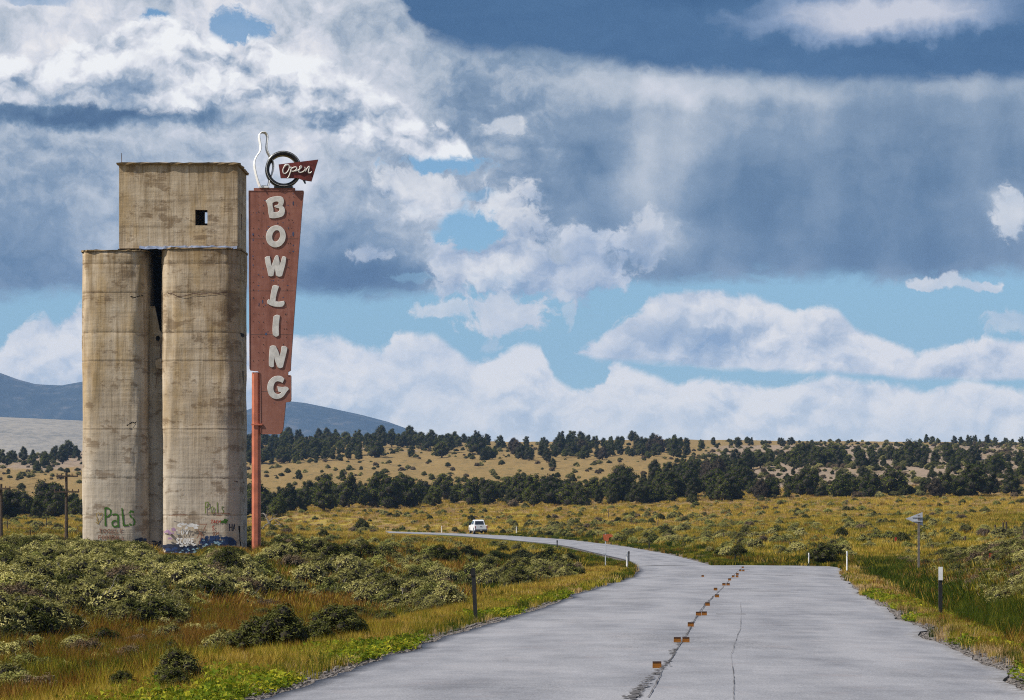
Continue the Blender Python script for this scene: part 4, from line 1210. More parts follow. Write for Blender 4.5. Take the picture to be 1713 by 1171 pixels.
glyph('letter', [[(476.5, 634, c_), (472, 630.5), (466, 629.3), (458.5, 631), (452, 636.5), (448.5, 645), (449, 655), (453, 663), (460, 667.3), (468, 667), (475, 663), (479.5, 656.5, c_), (484, 651, c_), (481, 648), (472, 648), (465, 647, c_), (466, 652.5), (467, 655.5, c_), (472.5, 656, c_), (468, 659.5), (462, 658.5), (458.5, 653),
                  (458.8, 645), (462.5, 639), (468, 638.5), (473.5, 641, c_)]])
# bowling pin: an open white outline with depth
pin = [(434.7, 313), (430, 301), (425.7, 284.1), (424.3, 272), (428.6, 261.5), (434.8, 254), (435.9, 246), (434, 236), (432.6, 227), (434.5, 223.6), (438.2, 221.4), (444.2, 222), (447.8, 229), (446, 239), (445.4, 250.6), (450.2, 260.2),
       (456.2, 270), (457.5, 279.3), (455, 291), (450.2, 302), (448.5, 311.5)]
def smooth_path(p, it=2, closed=False):
    for _ in range(it):
        q = []
        n = len(p)
        for i in range(n - (0 if closed else 1)):
            a, b_ = p[i], p[(i + 1) % n]
            q += [tuple(a[k] * .75 + b_[k] * .25 for k in range(len(a))), tuple(a[k] * .25 + b_[k] * .75 for k in range(len(a)))]
        if not closed: q = [p[0]] + q + [p[-1]]
        p = q
    return p
pin = smooth_path(pin, 2)
rot_ = R(14)
def pinpt(a, q, d, off=0.0):
    x0 = bx(441.0); x = bx(a) - x0
    return (x0 + x * math.cos(rot_) + d * math.sin(rot_) * -1.0, PY - .0 + d * math.cos(rot_) + x * math.sin(rot_) * 0.6, bz(q))
mb = MB()
ctr = (441, 275)
for (d0, d1) in ((-.26, .20),):
    v = []; n = len(pin)
    for a, q in pin:
        sc_ = 1.035
        ai, qi = ctr[0] + (a - ctr[0]) / sc_, q
        v += [pinpt(a, q, d0), pinpt(a, q, d1), pinpt(ai, qi, d1), pinpt(ai, qi, d0)]
    f = []
    for i in range(n - 1):
        for k in range(4): f.append((4 * i + k, 4 * i + (k + 1) % 4, 4 * i + 4 + (k + 1) % 4, 4 * i + 4 + k))
    mb.add(v, f)
mb.obj('bowling_pin_outline', M['pinwhite'], sign)
mb = MB()
for d in (-.28, .22): mb.tube([pinpt(a, q, d) for a, q in pin], 0.026, 6)
mb.obj('pin_tube', M['pinwhite'], sign)
mb = MB(); mb.box(bx(434), bx(450), PY - .25, PY + .25, bz(315) + .002, bz(312.5)); mb.box(bx(438), bx(446), PY - .2, PY + .2, bz(312.5), bz(310.5)); mb.obj('pin_base', M['pinwhite'], sign)
# ball ring
rc = (bx(474), PY + .02, bz(283.5)); r1, r0 = 30.2 * PY / FPX, 26.0 * PY / FPX
mb = MB(); n = 48; v = []
ca, sa = math.cos(R(-8)), math.sin(R(-8))
def rp(r_, t, d): return (rc[0] + r_ * math.cos(t) * ca + d * sa, rc[1] + d * ca - r_ * math.cos(t) * sa, rc[2] + r_ * math.sin(t))
for k in range(n):
    t = 2 * math.pi * k / n
    v += [rp(r1, t, -.28), rp(r1, t, .30), rp(r1 - .22, t, .30), rp(r1 - .20, t, .0), rp(r1 - .17, t, -.28)]
f = [(5 * k + j, 5 * k + (j + 1) % 5, 5 * ((k + 1) % n) + (j + 1) % 5, 5 * ((k + 1) % n) + j) for k in range(n) for j in range(5)]
mb.add(v, f); mb.obj('ball_ring', M['blackpaint'], sign, True)
mb = MB(); mb.tube([rp(r1 - .05, 2 * math.pi * k / n, -.30) for k in range(n)], 0.007, 5, closed=True); mb.obj('ring_tube', M['pinwhite'], sign)
mb = MB(); mb.box(bx(459), bx(490), PY - .2, PY + .25, bz(315) + .002, bz(312)); mb.obj('ring_foot', M['blackpaint'], sign)
# Open arrow panel
op = [(467.6, 277.3), (533.3, 269.2), (522.2, 305.3), (513, 304), (508, 303.2), (500, 300), (471, 299.8)]
mb = MB(); mb.prism([(bx(a), bz(q)) for a, q in op], PY - .52, PY - .34); mb.obj('open_panel', M['opensign'], sign)
mb = MB(); mb.prism([(bx(a), bz(q)) for a, q in ((507, 303), (512, 304), (513, 308.5), (511, 309.5))], PY - .48, PY - .36); mb.obj('panel_tip', M['blackpaint'], sign)
mb = MB(); mb.box(bx(496), bx(501), PY - .34, PY + .1, bz(298), bz(276)); mb.obj('panel_mount', M['blackpaint'], sign)
z8 = lambda L: [(400 + a / 8.367, 210 + q / 8.367) for a, q in L]
opn = [z8([(690, 570), (650, 590), (625, 640), (635, 690), (665, 695), (700, 660), (722, 610), (715, 575), (680, 565), (655, 575), (645, 600)]),
       z8([(715, 615), (750, 600), (742, 640), (725, 700), (705, 745), (690, 755)]), z8([(742, 630), (775, 605), (815, 600), (825, 625), (800, 655), (765, 665), (740, 655)]),
       z8([(800, 660), (850, 640), (895, 600), (880, 585), (860, 600), (868, 630), (840, 655), (860, 682), (910, 670), (935, 640)]),
       z8([(935, 600), (945, 640), (935, 670), (965, 620), (990, 590), (1000, 600), (985, 650), (985, 685), (1010, 685), (1030, 665)])]
mb = MB()
for L in opn:
    L = smooth_path(L, 2)
    mb.tube([(bx(a), PY - .545, bz(q)) for a, q in L], 0.034, 6)
mb.obj('open_lettering', M['letter'], sign)

# ------------------------------------------------------------------ pickup truck on the far road
def make_truck():
    x0, y0 = -4.75, 338.0
    z0 = float(road_z(y0)) + 0.055
    t = thing('pickup_truck', 'white crew cab pickup truck driving away on the far bend of the road', 'pickup truck', (x0, y0, z0), R(10))
    t.scale = (.92, .92, 1.04)
    W = plain('white_car_paint', (0.80, 0.81, 0.82), 0.25, 0.02, 2, spec=.6); BK = plain('black_rubber', (0.02, 0.02, 0.02), 0.8, 0.2, 8); GL = plain('dark_glass', (0.012, 0.014, 0.018), 0.08, 0.1, 2, spec=.8)
    CH = plain('dark_bumper', (0.06, 0.06, 0.065), 0.4, 0.15, 3); RD = plain('tail_lamp_red', (0.30, 0.01, 0.01), 0.3, 0.1, 4); SL = plain('alloy_rim', (0.45, 0.45, 0.47), 0.35, 0.1, 4, metal=.7)
    w = 0.98
    # side profile y forward (front +), z up, truck length 5.7, centre at 0
    def side(pts, xa, xb, name, m, taper=0.0):
        mb = MB(); n = len(pts)
        def sxx(z, x): return x * (1 - taper * max(0, z - 1.15))
        v = [(sxx(z, xa), y, z) for y, z in pts] + [(sxx(z, xb), y, z) for y, z in pts]
        mb.add(v, [tuple(range(n)), tuple(range(2 * n - 1, n - 1, -1))] + [(i, (i + 1) % n, (i + 1) % n + n, i + n) for i in range(n)])
        o = link(name, mb.mesh(name, m), t)
        bv = o.modifiers.new('bevel', 'BEVEL'); bv.width = 0.04; bv.segments = 2; bv.limit_method = 'ANGLE'
        return o
    def archp(cy_, r_=0.46, z=0.45):
        return [(cy_ + r_ * math.cos(R(a)), 0.42 + r_ * math.sin(R(a))) for a in range(180, -1, -30)]
    low = [(-2.82, 0.55)] + archp(-1.75) + archp(1.85) + [(2.78, 0.45), (2.86, 0.75), (2.78, 1.06), (1.30, 1.16), (-2.82, 1.14)]
    side(low, -w, w, 'body', W)
    side([(1.30, 1.16), (0.62, 1.78), (0.35, 1.86), (-0.85, 1.88), (-1.08, 1.80), (-1.28, 1.16)], -w * .93, w * .93, 'cab', W, 0.34)
    mb = MB(); mb.add([(-.68, -1.288, 1.24), (.68, -1.288, 1.24), (.62, -1.125, 1.70), (-.62, -1.125, 1.70)], [(0, 1, 2, 3)]); mb.add([(-.68, -1.26, 1.24), (.68, -1.26, 1.24), (.62, -1.10, 1.70), (-.62, -1.10, 1.70)], [(3, 2, 1, 0)]); mb.obj('rear_window', GL, t)
    for s in (-1, 1):
        mb = MB()
        for y0_, y1_, y2_, y3_ in ((-1.12, -.18, -.18, -.95), (-.10, 1.05, .56, -.10)):
            xx = lambda z: s * (w * .93 * (1 - .34 * max(0, z - 1.15)) + .008)
            mb.add([(xx(1.24), y0_, 1.24), (xx(1.24), y1_, 1.24), (xx(1.72), y2_, 1.72), (xx(1.72), y3_, 1.72)], [(0, 1, 2, 3)])
        mb.obj('side_window', GL, t)
        mb = MB(); mb.box(s * 1.02 - .05, s * 1.02 + .05, .85, 1.0, 1.12, 1.42) if False else mb.box(min(s * .98, s * 1.26), max(s * .98, s * 1.26), .78, .93, 1.20, 1.44); mb.obj('mirror', BK, t)
        mb = MB(); mb.box(min(s * .84, s * .97), max(s * .84, s * .97), -2.86, -2.815, .74, 1.08); mb.obj('tail_lamp', RD, t)
        mb = MB(); mb.box(min(s * .72, s * .95), max(s * .72, s * .95), 2.80, 2.88, .72, .92); mb.obj('headlight', CH, t)
        for cy_ in (-1.75, 1.85):
            mb = MB(); mb.tube([(s * .98, cy_, .40), (s * .72, cy_, .40)], 0.40, 20); wh = mb.obj('wheel', BK, t)
            mb = MB(); mb.tube([(s * .995, cy_, .40), (s * .975, cy_, .40)], 0.24, 14); mb.obj('rim', SL, wh)
    mb = MB(); mb.box(-.80, .80, -2.845, -2.815, .62, 1.12); tg = mb.obj('tailgate', W, t)
    mb = MB(); mb.box(-.16, .16, -2.86, -2.842, .96, 1.02); mb.obj('handle', BK, tg)
    mb = MB(); mb.box(-.92, .92, -3.0, -2.83, .44, .62); bp = mb.obj('rear_bumper', CH, t)
    mb = MB(); mb.box(-.16, .16, -3.012, -3.0, .47, .58); mb.obj('licence_plate', plain('plate', (.5, .5, .45), .5, .1), bp)
    mb = MB(); mb.box(-.90, .90, -2.78, 2.7, .30, .60); mb.obj('chassis', BK, t)
    mb = MB(); mb.box(-.78, .78, -2.78, -1.4, 1.142, 1.147); mb.obj('bed_liner', BK, t)
make_truck()

# ------------------------------------------------------------------ roadside posts and signs
WOOD = plain('weathered_post_wood', (0.075, 0.055, 0.04), 0.95, 0.45, 8, bmp=.5)
DARKST = plain('dark_painted_steel', (0.022, 0.022, 0.022), 0.6, 0.3, 6)
WHITEP = plain('white_post_plastic', (0.74, 0.74, 0.72), 0.5, 0.1, 3)
GALV = plain('galvanised_steel', (0.46, 0.48, 0.52), 0.5, 0.12, 4)
ORANGE = plain('faded_orange_reflector', (0.50, 0.13, 0.05), 0.5, 0.2, 6)
def post_at(px, base): return ground_at(px, base)
def delineator(px, base, top, label, style, w=0.07, lean=0.0):
    x, y, z = post_at(px, base)
    h = (base - top) / FPX * y
    t = thing('delineator_post', label, 'roadside post', (x, y, z - .05), 0, 'delineator posts along the road')
    h += .05
    r_ = w / 2
    if style == 'white':
        mb = MB(); mb.tube([(0, 0, -.2), (lean * .5, 0, h * .5), (lean, 0, h)], [r_, r_, r_ * .95], 8); mb.obj('post', WHITEP, t)
        mb = MB(); mb.box(lean * .9 - r_ * .8, lean * .9 + r_ * .8, -r_ - .012, -r_ - .002, h - .22, h - .10); mb.obj('reflector', GALV, t)
    elif style == 'panel':
        mb = MB(); mb.prism([(-r_, -.2), (r_, -.2), (r_, h - .1), (-r_, h - .1)], -.035, .0); mb.box(-r_ * .3, r_ * .3, 0.002, .04, -.2, h - .1); mb.obj('post', DARKST, t)
        mb = MB(); mb.prism([(-r_ * 1.1, h - .30), (r_ * 1.1, h - .30), (r_ * 1.1, h), (-r_ * 1.1, h)], -.05, -.038); mb.obj('reflector_panel', WHITEP, t)
    else:
        mb = MB(); mb.add([(-r_, -r_ * .6, -.2), (r_, -r_ * .6, -.2), (r_, r_ * .6, -.2), (-r_, r_ * .6, -.2), (-r_ + lean, -r_ * .6, h), (r_ + lean, -r_ * .6, h), (r_ + lean, r_ * .6, h), (-r_ + lean, r_ * .6, h)],
                          [(3, 2, 1, 0), (4, 5, 6, 7), (0, 1, 5, 4), (1, 2, 6, 5), (2, 3, 7, 6), (3, 0, 4, 7)]); mb.obj('post', DARKST, t)
        mb = MB(); mb.box(lean - r_ * 1.2, lean + r_ * 1.2, -r_ * .6 - .015, -r_ * .6 - .003, h - .16, h - .02); mb.obj('reflector', DARKST, t)
    return t
delineator(1573, 1038, 949, 'dark delineator post with white reflector panel on the gravel right of the road', 'panel', .085)
delineator(797, 1041, 950, 'leaning black delineator post on the left verge in front of the ditch', 'dark', .085, -.07)
delineator(1417, 961, 922, 'tall white post standing at the right edge of the road crest', 'white', .075)
delineator(1353, 947, 925, 'short white post behind the crest of the road, in front of a dark shrub', 'white', .07)
delineator(1230, 945, 928, 'short black post just behind the far end of the centre line', 'dark', .09)
delineator(1049, 953, 924, 'white post on the left beside the junction of near and far road', 'white', .11)
delineator(1052, 941, 922, 'thin black post behind the white post at the road junction', 'dark', .08)
delineator(932, 921, 904, 'black post on the near edge of the far road', 'dark', .09)
delineator(864, 894, 881, 'small white post behind the far road, right of the white pickup', 'white', .14)
delineator(739, 891, 880, 'small white post behind the far road, left of the white pickup', 'white', .13)
delineator(1086, 920, 908, 'short dark post in the sage behind the bend of the far road', 'dark', .10)
# small orange warning plate on a thin post
x, y, z = post_at(1013, 951); h = (951 - 893) / FPX * y
t = thing('orange_sign', 'small faded orange sign on a thin post beside the road junction', 'sign', (x, y, z))
mb = MB(); mb.tube([(0, 0, -.2), (0, 0, h)], 0.035, 6); mb.obj('post', GALV, t)
mb = MB(); mb.prism([(-.10, h - .34), (.14, h - .42), (.20, h - .20), (.42, h - .14), (.30, h), (-.14, h - .04)], -.05, -.036); mb.obj('sign_plate', ORANGE, t)
mb = MB(); mb.box(-.12, .02, -.04, -.036, h - 1.12, h - 1.05); mb.obj('cross_piece', GALV, t)
# pennant sign seen from the back
x, y, z = post_at(1537, 969); h = (969 - 862) / FPX * y
t = thing('pennant_sign', 'grey triangular pennant sign seen from the back, on a tall post', 'road sign', (x, y, z))
mb = MB(); mb.box(-.045, .045, -.045, .045, -.2, h); mb.obj('post', plain('grey_wooden_post', (0.17, 0.15, 0.13), .9, .3, 8), t)
k_ = y / FPX
mb = MB(); mb.prism([((1515 - 1537) * k_, h + (862 - 868) * k_), ((1543.5 - 1537) * k_, h + (862 - 857) * k_), ((1544 - 1537) * k_, h + (862 - 880) * k_)], .05, .062); mb.obj('sign_plate', GALV, t)
mb = MB()
for q in (865, 872): mb.box((1526 - 1537) * k_, (1543 - 1537) * k_, -.062, -.047, h + (862 - q) * k_ - .03, h + (862 - q) * k_ + .02)
for q in (865, 872): mb.box((1526 - 1537) * k_, (1543 - 1537) * k_, .03, .048, h + (862 - q) * k_ - .03, h + (862 - q) * k_ + .02)
mb.obj('brace', GALV, t)
mb = MB(); mb.tube([(0, 0, -.1), (0, 0, .09)], [.26, .18], 10); mb.obj('footing', M['lip'], t)
# red marker stake in the grass
for px_, b_, lab in ((1498, 918, 'small red marker stake in the sage left of the pennant sign'), (1657, 960, 'tiny red marker in the shrubs at the right edge of the view')):
    x, y, z = post_at(px_, b_)
    t = thing('marker_stake', lab, 'marker', (x, y, z))
    mb = MB(); mb.tube([(0, 0, -.1), (0, 0, .75)], .015, 5); mb.obj('stake', DARKST, t)
    mb = MB(); mb.prism([(-.07, .55), (.07, .55), (.09, .82), (-.05, .84)], -.02, -.008); mb.obj('flag', plain('faded_red_plastic', (0.32, 0.03, 0.02), .6, .2), t)

def fence(posts, label, w=0.11, wires=3):
    P_ = [(*post_at(px, base), (base - top)) for px, top, base in posts]
    t = thing('wire_fence', label, 'fence', (P_[0][0], P_[0][1], P_[0][2]))
    ox, oy, oz = P_[0][:3]; tops = []
    r_ = random.Random(len(posts))
    for (x, y, z, ph) in P_:
        h = ph / FPX * y
        l_ = r_.uniform(-.06, .06)
        mb = MB(); mb.tube([(0, 0, -.3), (l_ * .4, 0, h * .5), (l_, 0, h)], [w * .55, w * .5, w * .46], 7)
        mb.obj('post', WOOD, t, loc=(x - ox, y - oy, z - oz)); tops.append((x - ox, y - oy, z - oz, h))
    mb = MB()
    for fz in (0.35, 0.62, 0.9)[:wires]:
        mb.tube([(a, b_, c + h * fz) for a, b_, c, h in tops], 0.006, 4)
    mb.obj('wire', M['rustmetal'], t)
fence([(950, 868, 880), (1018, 853, 869), (1056, 866, 880), (1100, 870, 886), (1123, 885, 899), (1144, 895, 910), (1180, 886, 902), (1210, 892, 906), (1248, 890, 905), (1276, 896, 910), (1305, 895, 911), (1321, 907, 920), (1380, 896, 910), (1440, 898, 912)],
      'sparse line of dark fence posts across the yellow-green flat beyond the road')
fence([(1560, 912, 924), (1590, 905, 918), (1614, 897, 912), (1647, 889, 906), (1652, 886, 903), (1664, 880, 900), (1678, 874, 902), (1684, 873, 902), (1712, 887, 905), (1760, 880, 900)], 'old dark wooden fence posts on the brushy bank at the right edge', 0.15)
fence([(-40, 896, 916), (12, 872, 892), (50, 886, 912), (77, 866, 890), (130, 880, 900)], 'few thin grey fence posts in the grass left of the elevator', 0.10)

# utility poles
def utility_pole(px, base, top, arms, label, w=.26):
    x, y, z = post_at(px, base); h = (base - top) / FPX * y
    t = thing('utility_pole', label, 'utility pole', (x, y, z), 0, 'utility poles behind the elevator')
    mb = MB(); mb.tube([(0, 0, -.4), (0, 0, h)], [w * .55, w * .38], 8); mb.obj('pole', WOOD, t)
    for q, l0, l1 in arms:
        za = h - (q - top) / FPX * y; k_ = y / FPX
        mb = MB(); mb.box(l0 * k_, l1 * k_, -.20, -.10, za - .06, za + .06); a = mb.obj('crossarm', WOOD, t)
        mb = MB()
        for f_ in (l0 + 1, l0 * .5, l1 * .5, l1 - 1):
            mb = MB(); mb.tube([(f_ * k_, -.15, za + .062), (f_ * k_, -.15, za + .22)], .045, 6); mb.obj('insulator', M['rustmetal'], a)
    return x, y, z, h
p1 = utility_pole(111, 912, 791, [(797, -16, 20), (823, -20, 22)], 'dark wooden utility pole with two crossarms standing left of the elevator', .26)
p2 = utility_pole(2, 905, 810, [(818, -18, 16)], 'dark utility pole with one crossarm at the left edge of the view', .26)
wires = thing('power_line', 'thin dark power lines strung between the utility poles at the left', 'power line', (p2[0], p2[1], p2[2]))
mb = MB()
for da, q1, q2 in ((-14, 797, 818), (14, 797, 818), (-15, 823, 818), (16, 823, 818)):
    a = Vector((p2[0] + da * .045, p2[1] - .15, EYE + (HY - q2 + 3) / FPX * p2[1])); b_ = Vector((p1[0] + da * .045, p1[1] - .15, EYE + (HY - q1 + 3) / FPX * p1[1])); c = b_ + (b_ - a) * 2.5
    c.z = b_.z - 0.5
    for s_, e_ in ((a, b_),):
        mb.tube([s_.lerp(e_, k / 10) - Vector((p2[0], p2[1], p2[2] + 0.35 * math.sin(math.pi * k / 10))) for k in range(11)], .012, 4)
mb.obj('wire', M['dark'], wires)

# raised orange-brown lane tabs along the centre crack
TAB = plain('orange_brown_tab', (0.27, 0.105, 0.014), 0.6, 0.25, 14); TABD = plain('dark_tab_top', (0.06, 0.028, 0.018), 0.7, 0.3, 10)
tabs = [(1099, 1124, ''), (1133, 1080, 'l'), (1147.5, 1080, 'r'), (1155.5, 1053, ''), (1168.5, 1034, 'l'), (1178, 1033.5, 'r'), (1183.5, 1017, ''), (1199.5, 1002.5, ''), (1197, 990.5, ''), (1211, 982, 'l'), (1218, 982, 'r'), (1220.5, 973.5, ''),
        (1226.5, 968, 'l'), (1233, 968, 'r'), (1233.5, 964, ''), (1238.5, 957.5, 'l'), (1243.5, 957.5, 'r'), (1242.5, 952, ''), (1175.5, 967, 'x')]
def ordinal(n):
    w = ['', 'first', 'second', 'third', 'fourth', 'fifth', 'sixth', 'seventh', 'eighth', 'ninth', 'tenth', 'eleventh', 'twelfth', 'thirteenth', 'fourteenth', 'fifteenth', 'sixteenth', 'seventeenth', 'eighteenth', 'nineteenth']
    if n < 20: return w[n]
    return f"{n}{'st' if n % 10 == 1 and n % 100 != 11 else 'nd' if n % 10 == 2 and n % 100 != 12 else 'rd' if n % 10 == 3 and n % 100 != 13 else 'th'}"
rank = 0
tab_meshes = None
for i, (a, q, s) in enumerate(tabs):
    x, y = onroad(a, q)
    if s in ('', 'l'): rank += 1
    where = {'': f'{ordinal(rank)} row of orange-brown lane tabs from the camera, single tab', 'l': f'left tab of the pair in the {ordinal(rank)} tab row from the camera', 'r': f'right tab of the pair in the {ordinal(rank)} tab row from the camera',
             'x': 'stray orange lane tab in the left lane, away from the centre crack'}[s]
    t = thing('lane_tab', where, 'road marker', (x, y, road_top(x, y)), 0, 'raised tabs along the centre of the road')
    if tab_meshes is None:
        tab_meshes = (MB().box(-.058, .058, -.030, .030, 0, .014).box(-.058, .058, -.004, .004, .0145, .062).mesh('base', TAB), MB().box(-.0575, .0575, -.0075, .0075, .0625, .084).mesh('top_strip', TABD))
    k_ = 1.0
    if s == 'x': k_ = .9
    for me in tab_meshes:
        c = link(me.name, me, t); c.scale = (k_, k_, k_)
# scraps on the far road surface
for a, yd in ((1127, 181), (1102, 172), (945, 236), (1060, 196)):
    pass

# ------------------------------------------------------------------ plants: meshes
def raw_mesh(name, co, faces_tri, tone, mats, matidx=None):
    me = bpy.data.meshes.new(name)
    co = np.asarray(co, np.float32); f = np.asarray(faces_tri, np.int32)
    me.vertices.add(len(co)); me.vertices.foreach_set('co', co.ravel())
    me.loops.add(f.size); me.loops.foreach_set('vertex_index', f.ravel())
    me.polygons.add(len(f)); me.polygons.foreach_set('loop_start', np.arange(0, f.size, 3, dtype=np.int32))
    if matidx is not None: me.polygons.foreach_set('material_index', np.asarray(matidx, np.int32))
    me.update(calc_edges=True)
    at = me.attributes.new('tone', 'FLOAT', 'FACE'); at.data.foreach_set('value', np.asarray(tone, np.float32))
    for m in mats: me.materials.append(m)
    return me
def leaves(rng, cen, nrm, size, aspect=1.6, tilt=0.9):
    """one small triangle per centre, roughly facing nrm"""
    n = len(cen)
    d = nrm + rng.normal(0, tilt, (n, 3)); d /= np.linalg.norm(d, axis=1)[:, None] + 1e-9
    r_ = rng.normal(0, 1, (n, 3)); u = np.cross(d, r_); u /= np.linalg.norm(u, axis=1)[:, None] + 1e-9
    v = np.cross(d, u)
    s = size * rng.uniform(0.6, 1.35, n)[:, None]
    a = cen + u * s * aspect * .6; b = cen - u * s * aspect * .4 + v * s * .5; c = cen - u * s * aspect * .4 - v * s * .5
    co = np.stack([a, b, c], 1).reshape(-1, 3)
    return co, np.arange(3 * n).reshape(-1, 3)
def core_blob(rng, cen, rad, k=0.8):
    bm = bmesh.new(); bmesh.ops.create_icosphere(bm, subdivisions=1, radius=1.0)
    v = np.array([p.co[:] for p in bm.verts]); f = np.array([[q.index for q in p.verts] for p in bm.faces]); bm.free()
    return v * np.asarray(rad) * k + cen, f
def clump_crown(seed, lumps, per, size, aspect=1.5, core=0.72, tilt=0.8, up=0.25):
    """lumps: list of (centre, radii)"""
    rng = np.random.default_rng(seed)
    CO, F, T, MI = [], [], [], []
    nb = 0
    for ci, (c, r_) in enumerate(lumps):
        c = np.array(c); r_ = np.array(r_)
        n = int(per * (r_[0] * r_[1] * r_[2]) ** (2 / 3) / (np.mean([np.prod(np.array(q[1])) ** (2 / 3) for q in lumps])))
        d = rng.normal(0, 1, (n, 3)); d /= np.linalg.norm(d, axis=1)[:, None]
        d[:, 2] = np.where(d[:, 2] < -0.55, -d[:, 2], d[:, 2])
        rad = rng.uniform(0.70, 1.10, n) ** 0.8
        bumpy = 1 + 0.16 * np.sin(d[:, 0] * 9 + ci) * np.sin(d[:, 1] * 8 + 2 * ci) * np.sin(d[:, 2] * 7)
        cen = c + d * r_ * (rad * bumpy)[:, None]
        nn = d.copy(); nn[:, 2] += up
        co, f = leaves(rng, cen, nn, size, aspect, tilt)
        CO.append(co); F.append(f + nb); nb += len(co)
        T.append(np.clip(rng.normal(0.42, 0.13, n) + rng.normal(0, 0.12), 0, 1)); MI.append(np.zeros(n, int))
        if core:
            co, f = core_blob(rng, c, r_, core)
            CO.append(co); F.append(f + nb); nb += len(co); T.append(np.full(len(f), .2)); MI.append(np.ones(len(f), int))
    return np.concatenate(CO), np.concatenate(F), np.concatenate(T), np.concatenate(MI)

def juniper_crown(seed, h, w, shape):
    rng = np.random.default_rng(seed + 100)
    L = []
    n = 15
    for k in range(n):
        t = (k + .5) / n
        if shape == 'round': rr_ = w / 2 * math.sin(math.pi * min(0.96, 0.24 + 0.70 * t)) ** .8
        elif shape == 'cone': rr_ = w / 2 * (1.02 - t) ** .75
        else: rr_ = w / 2 * (0.9 - 0.35 * abs(t - .4) * 2)
        a = k * 2.399 + rng.uniform(-.4, .4)
        off = rr_ * rng.uniform(0.35, 0.78)
        z = h * (0.13 + 0.76 * t)
        r0 = w * rng.uniform(0.17, 0.25) * (1.15 - .45 * t)
        L.append(((math.cos(a) * off, math.sin(a) * off, z), (r0, r0, r0 * rng.uniform(.75, 1.1))))
    L.append(((0, 0, h * .42), (w * .30, w * .30, h * .30)))
    return clump_crown(seed, L, 165, 0.155, 1.5, 0.74, 0.8)
def trunk_mesh(seed, h, w, name='trunk', m=None):
    r_ = random.Random(seed); mb = MB()
    top = h * .62
    mb.tube([(0, 0, -.5), (r_.uniform(-.1, .1), r_.uniform(-.1, .1), top * .4), (r_.uniform(-.3, .3), r_.uniform(-.3, .3), top)], [w * .05, w * .04, w * .015], 7)
    for k in range(5):
        a = k * 1.3 + r_.random(); z = h * r_.uniform(.12, .45)
        mb.tube([(0, 0, z), (math.cos(a) * w * .18, math.sin(a) * w * .18, z + h * .12), (math.cos(a) * w * .36, math.sin(a) * w * .36, z + h * .26)], [w * .028, w * .018, w * .006], 5)
    return mb.mesh(name, m or M['bark'])
JUN = []
for i, (h, w, sh, mt) in enumerate([(5.2, 5.0, 'round', 'juniper'), (6.0, 4.6, 'oval', 'juniper'), (4.4, 5.2, 'round', 'juniper'), (5.6, 4.0, 'cone', 'juniper'), (4.8, 4.4, 'oval', 'juniper'), (3.6, 3.8, 'round', 'juniper'), (5.0, 4.6, 'round', 'juniper_red'), (6.4, 5.0, 'oval', 'juniper')]):
    co, f, t, mi = juniper_crown(i * 7 + 1, h, w, sh)
    JUN.append(dict(h=h, w=w, sh=sh, mt=mt, crown=raw_mesh('crown', co, f, t, [M[mt], M['core']], mi), trunk=trunk_mesh(i, h, w)))

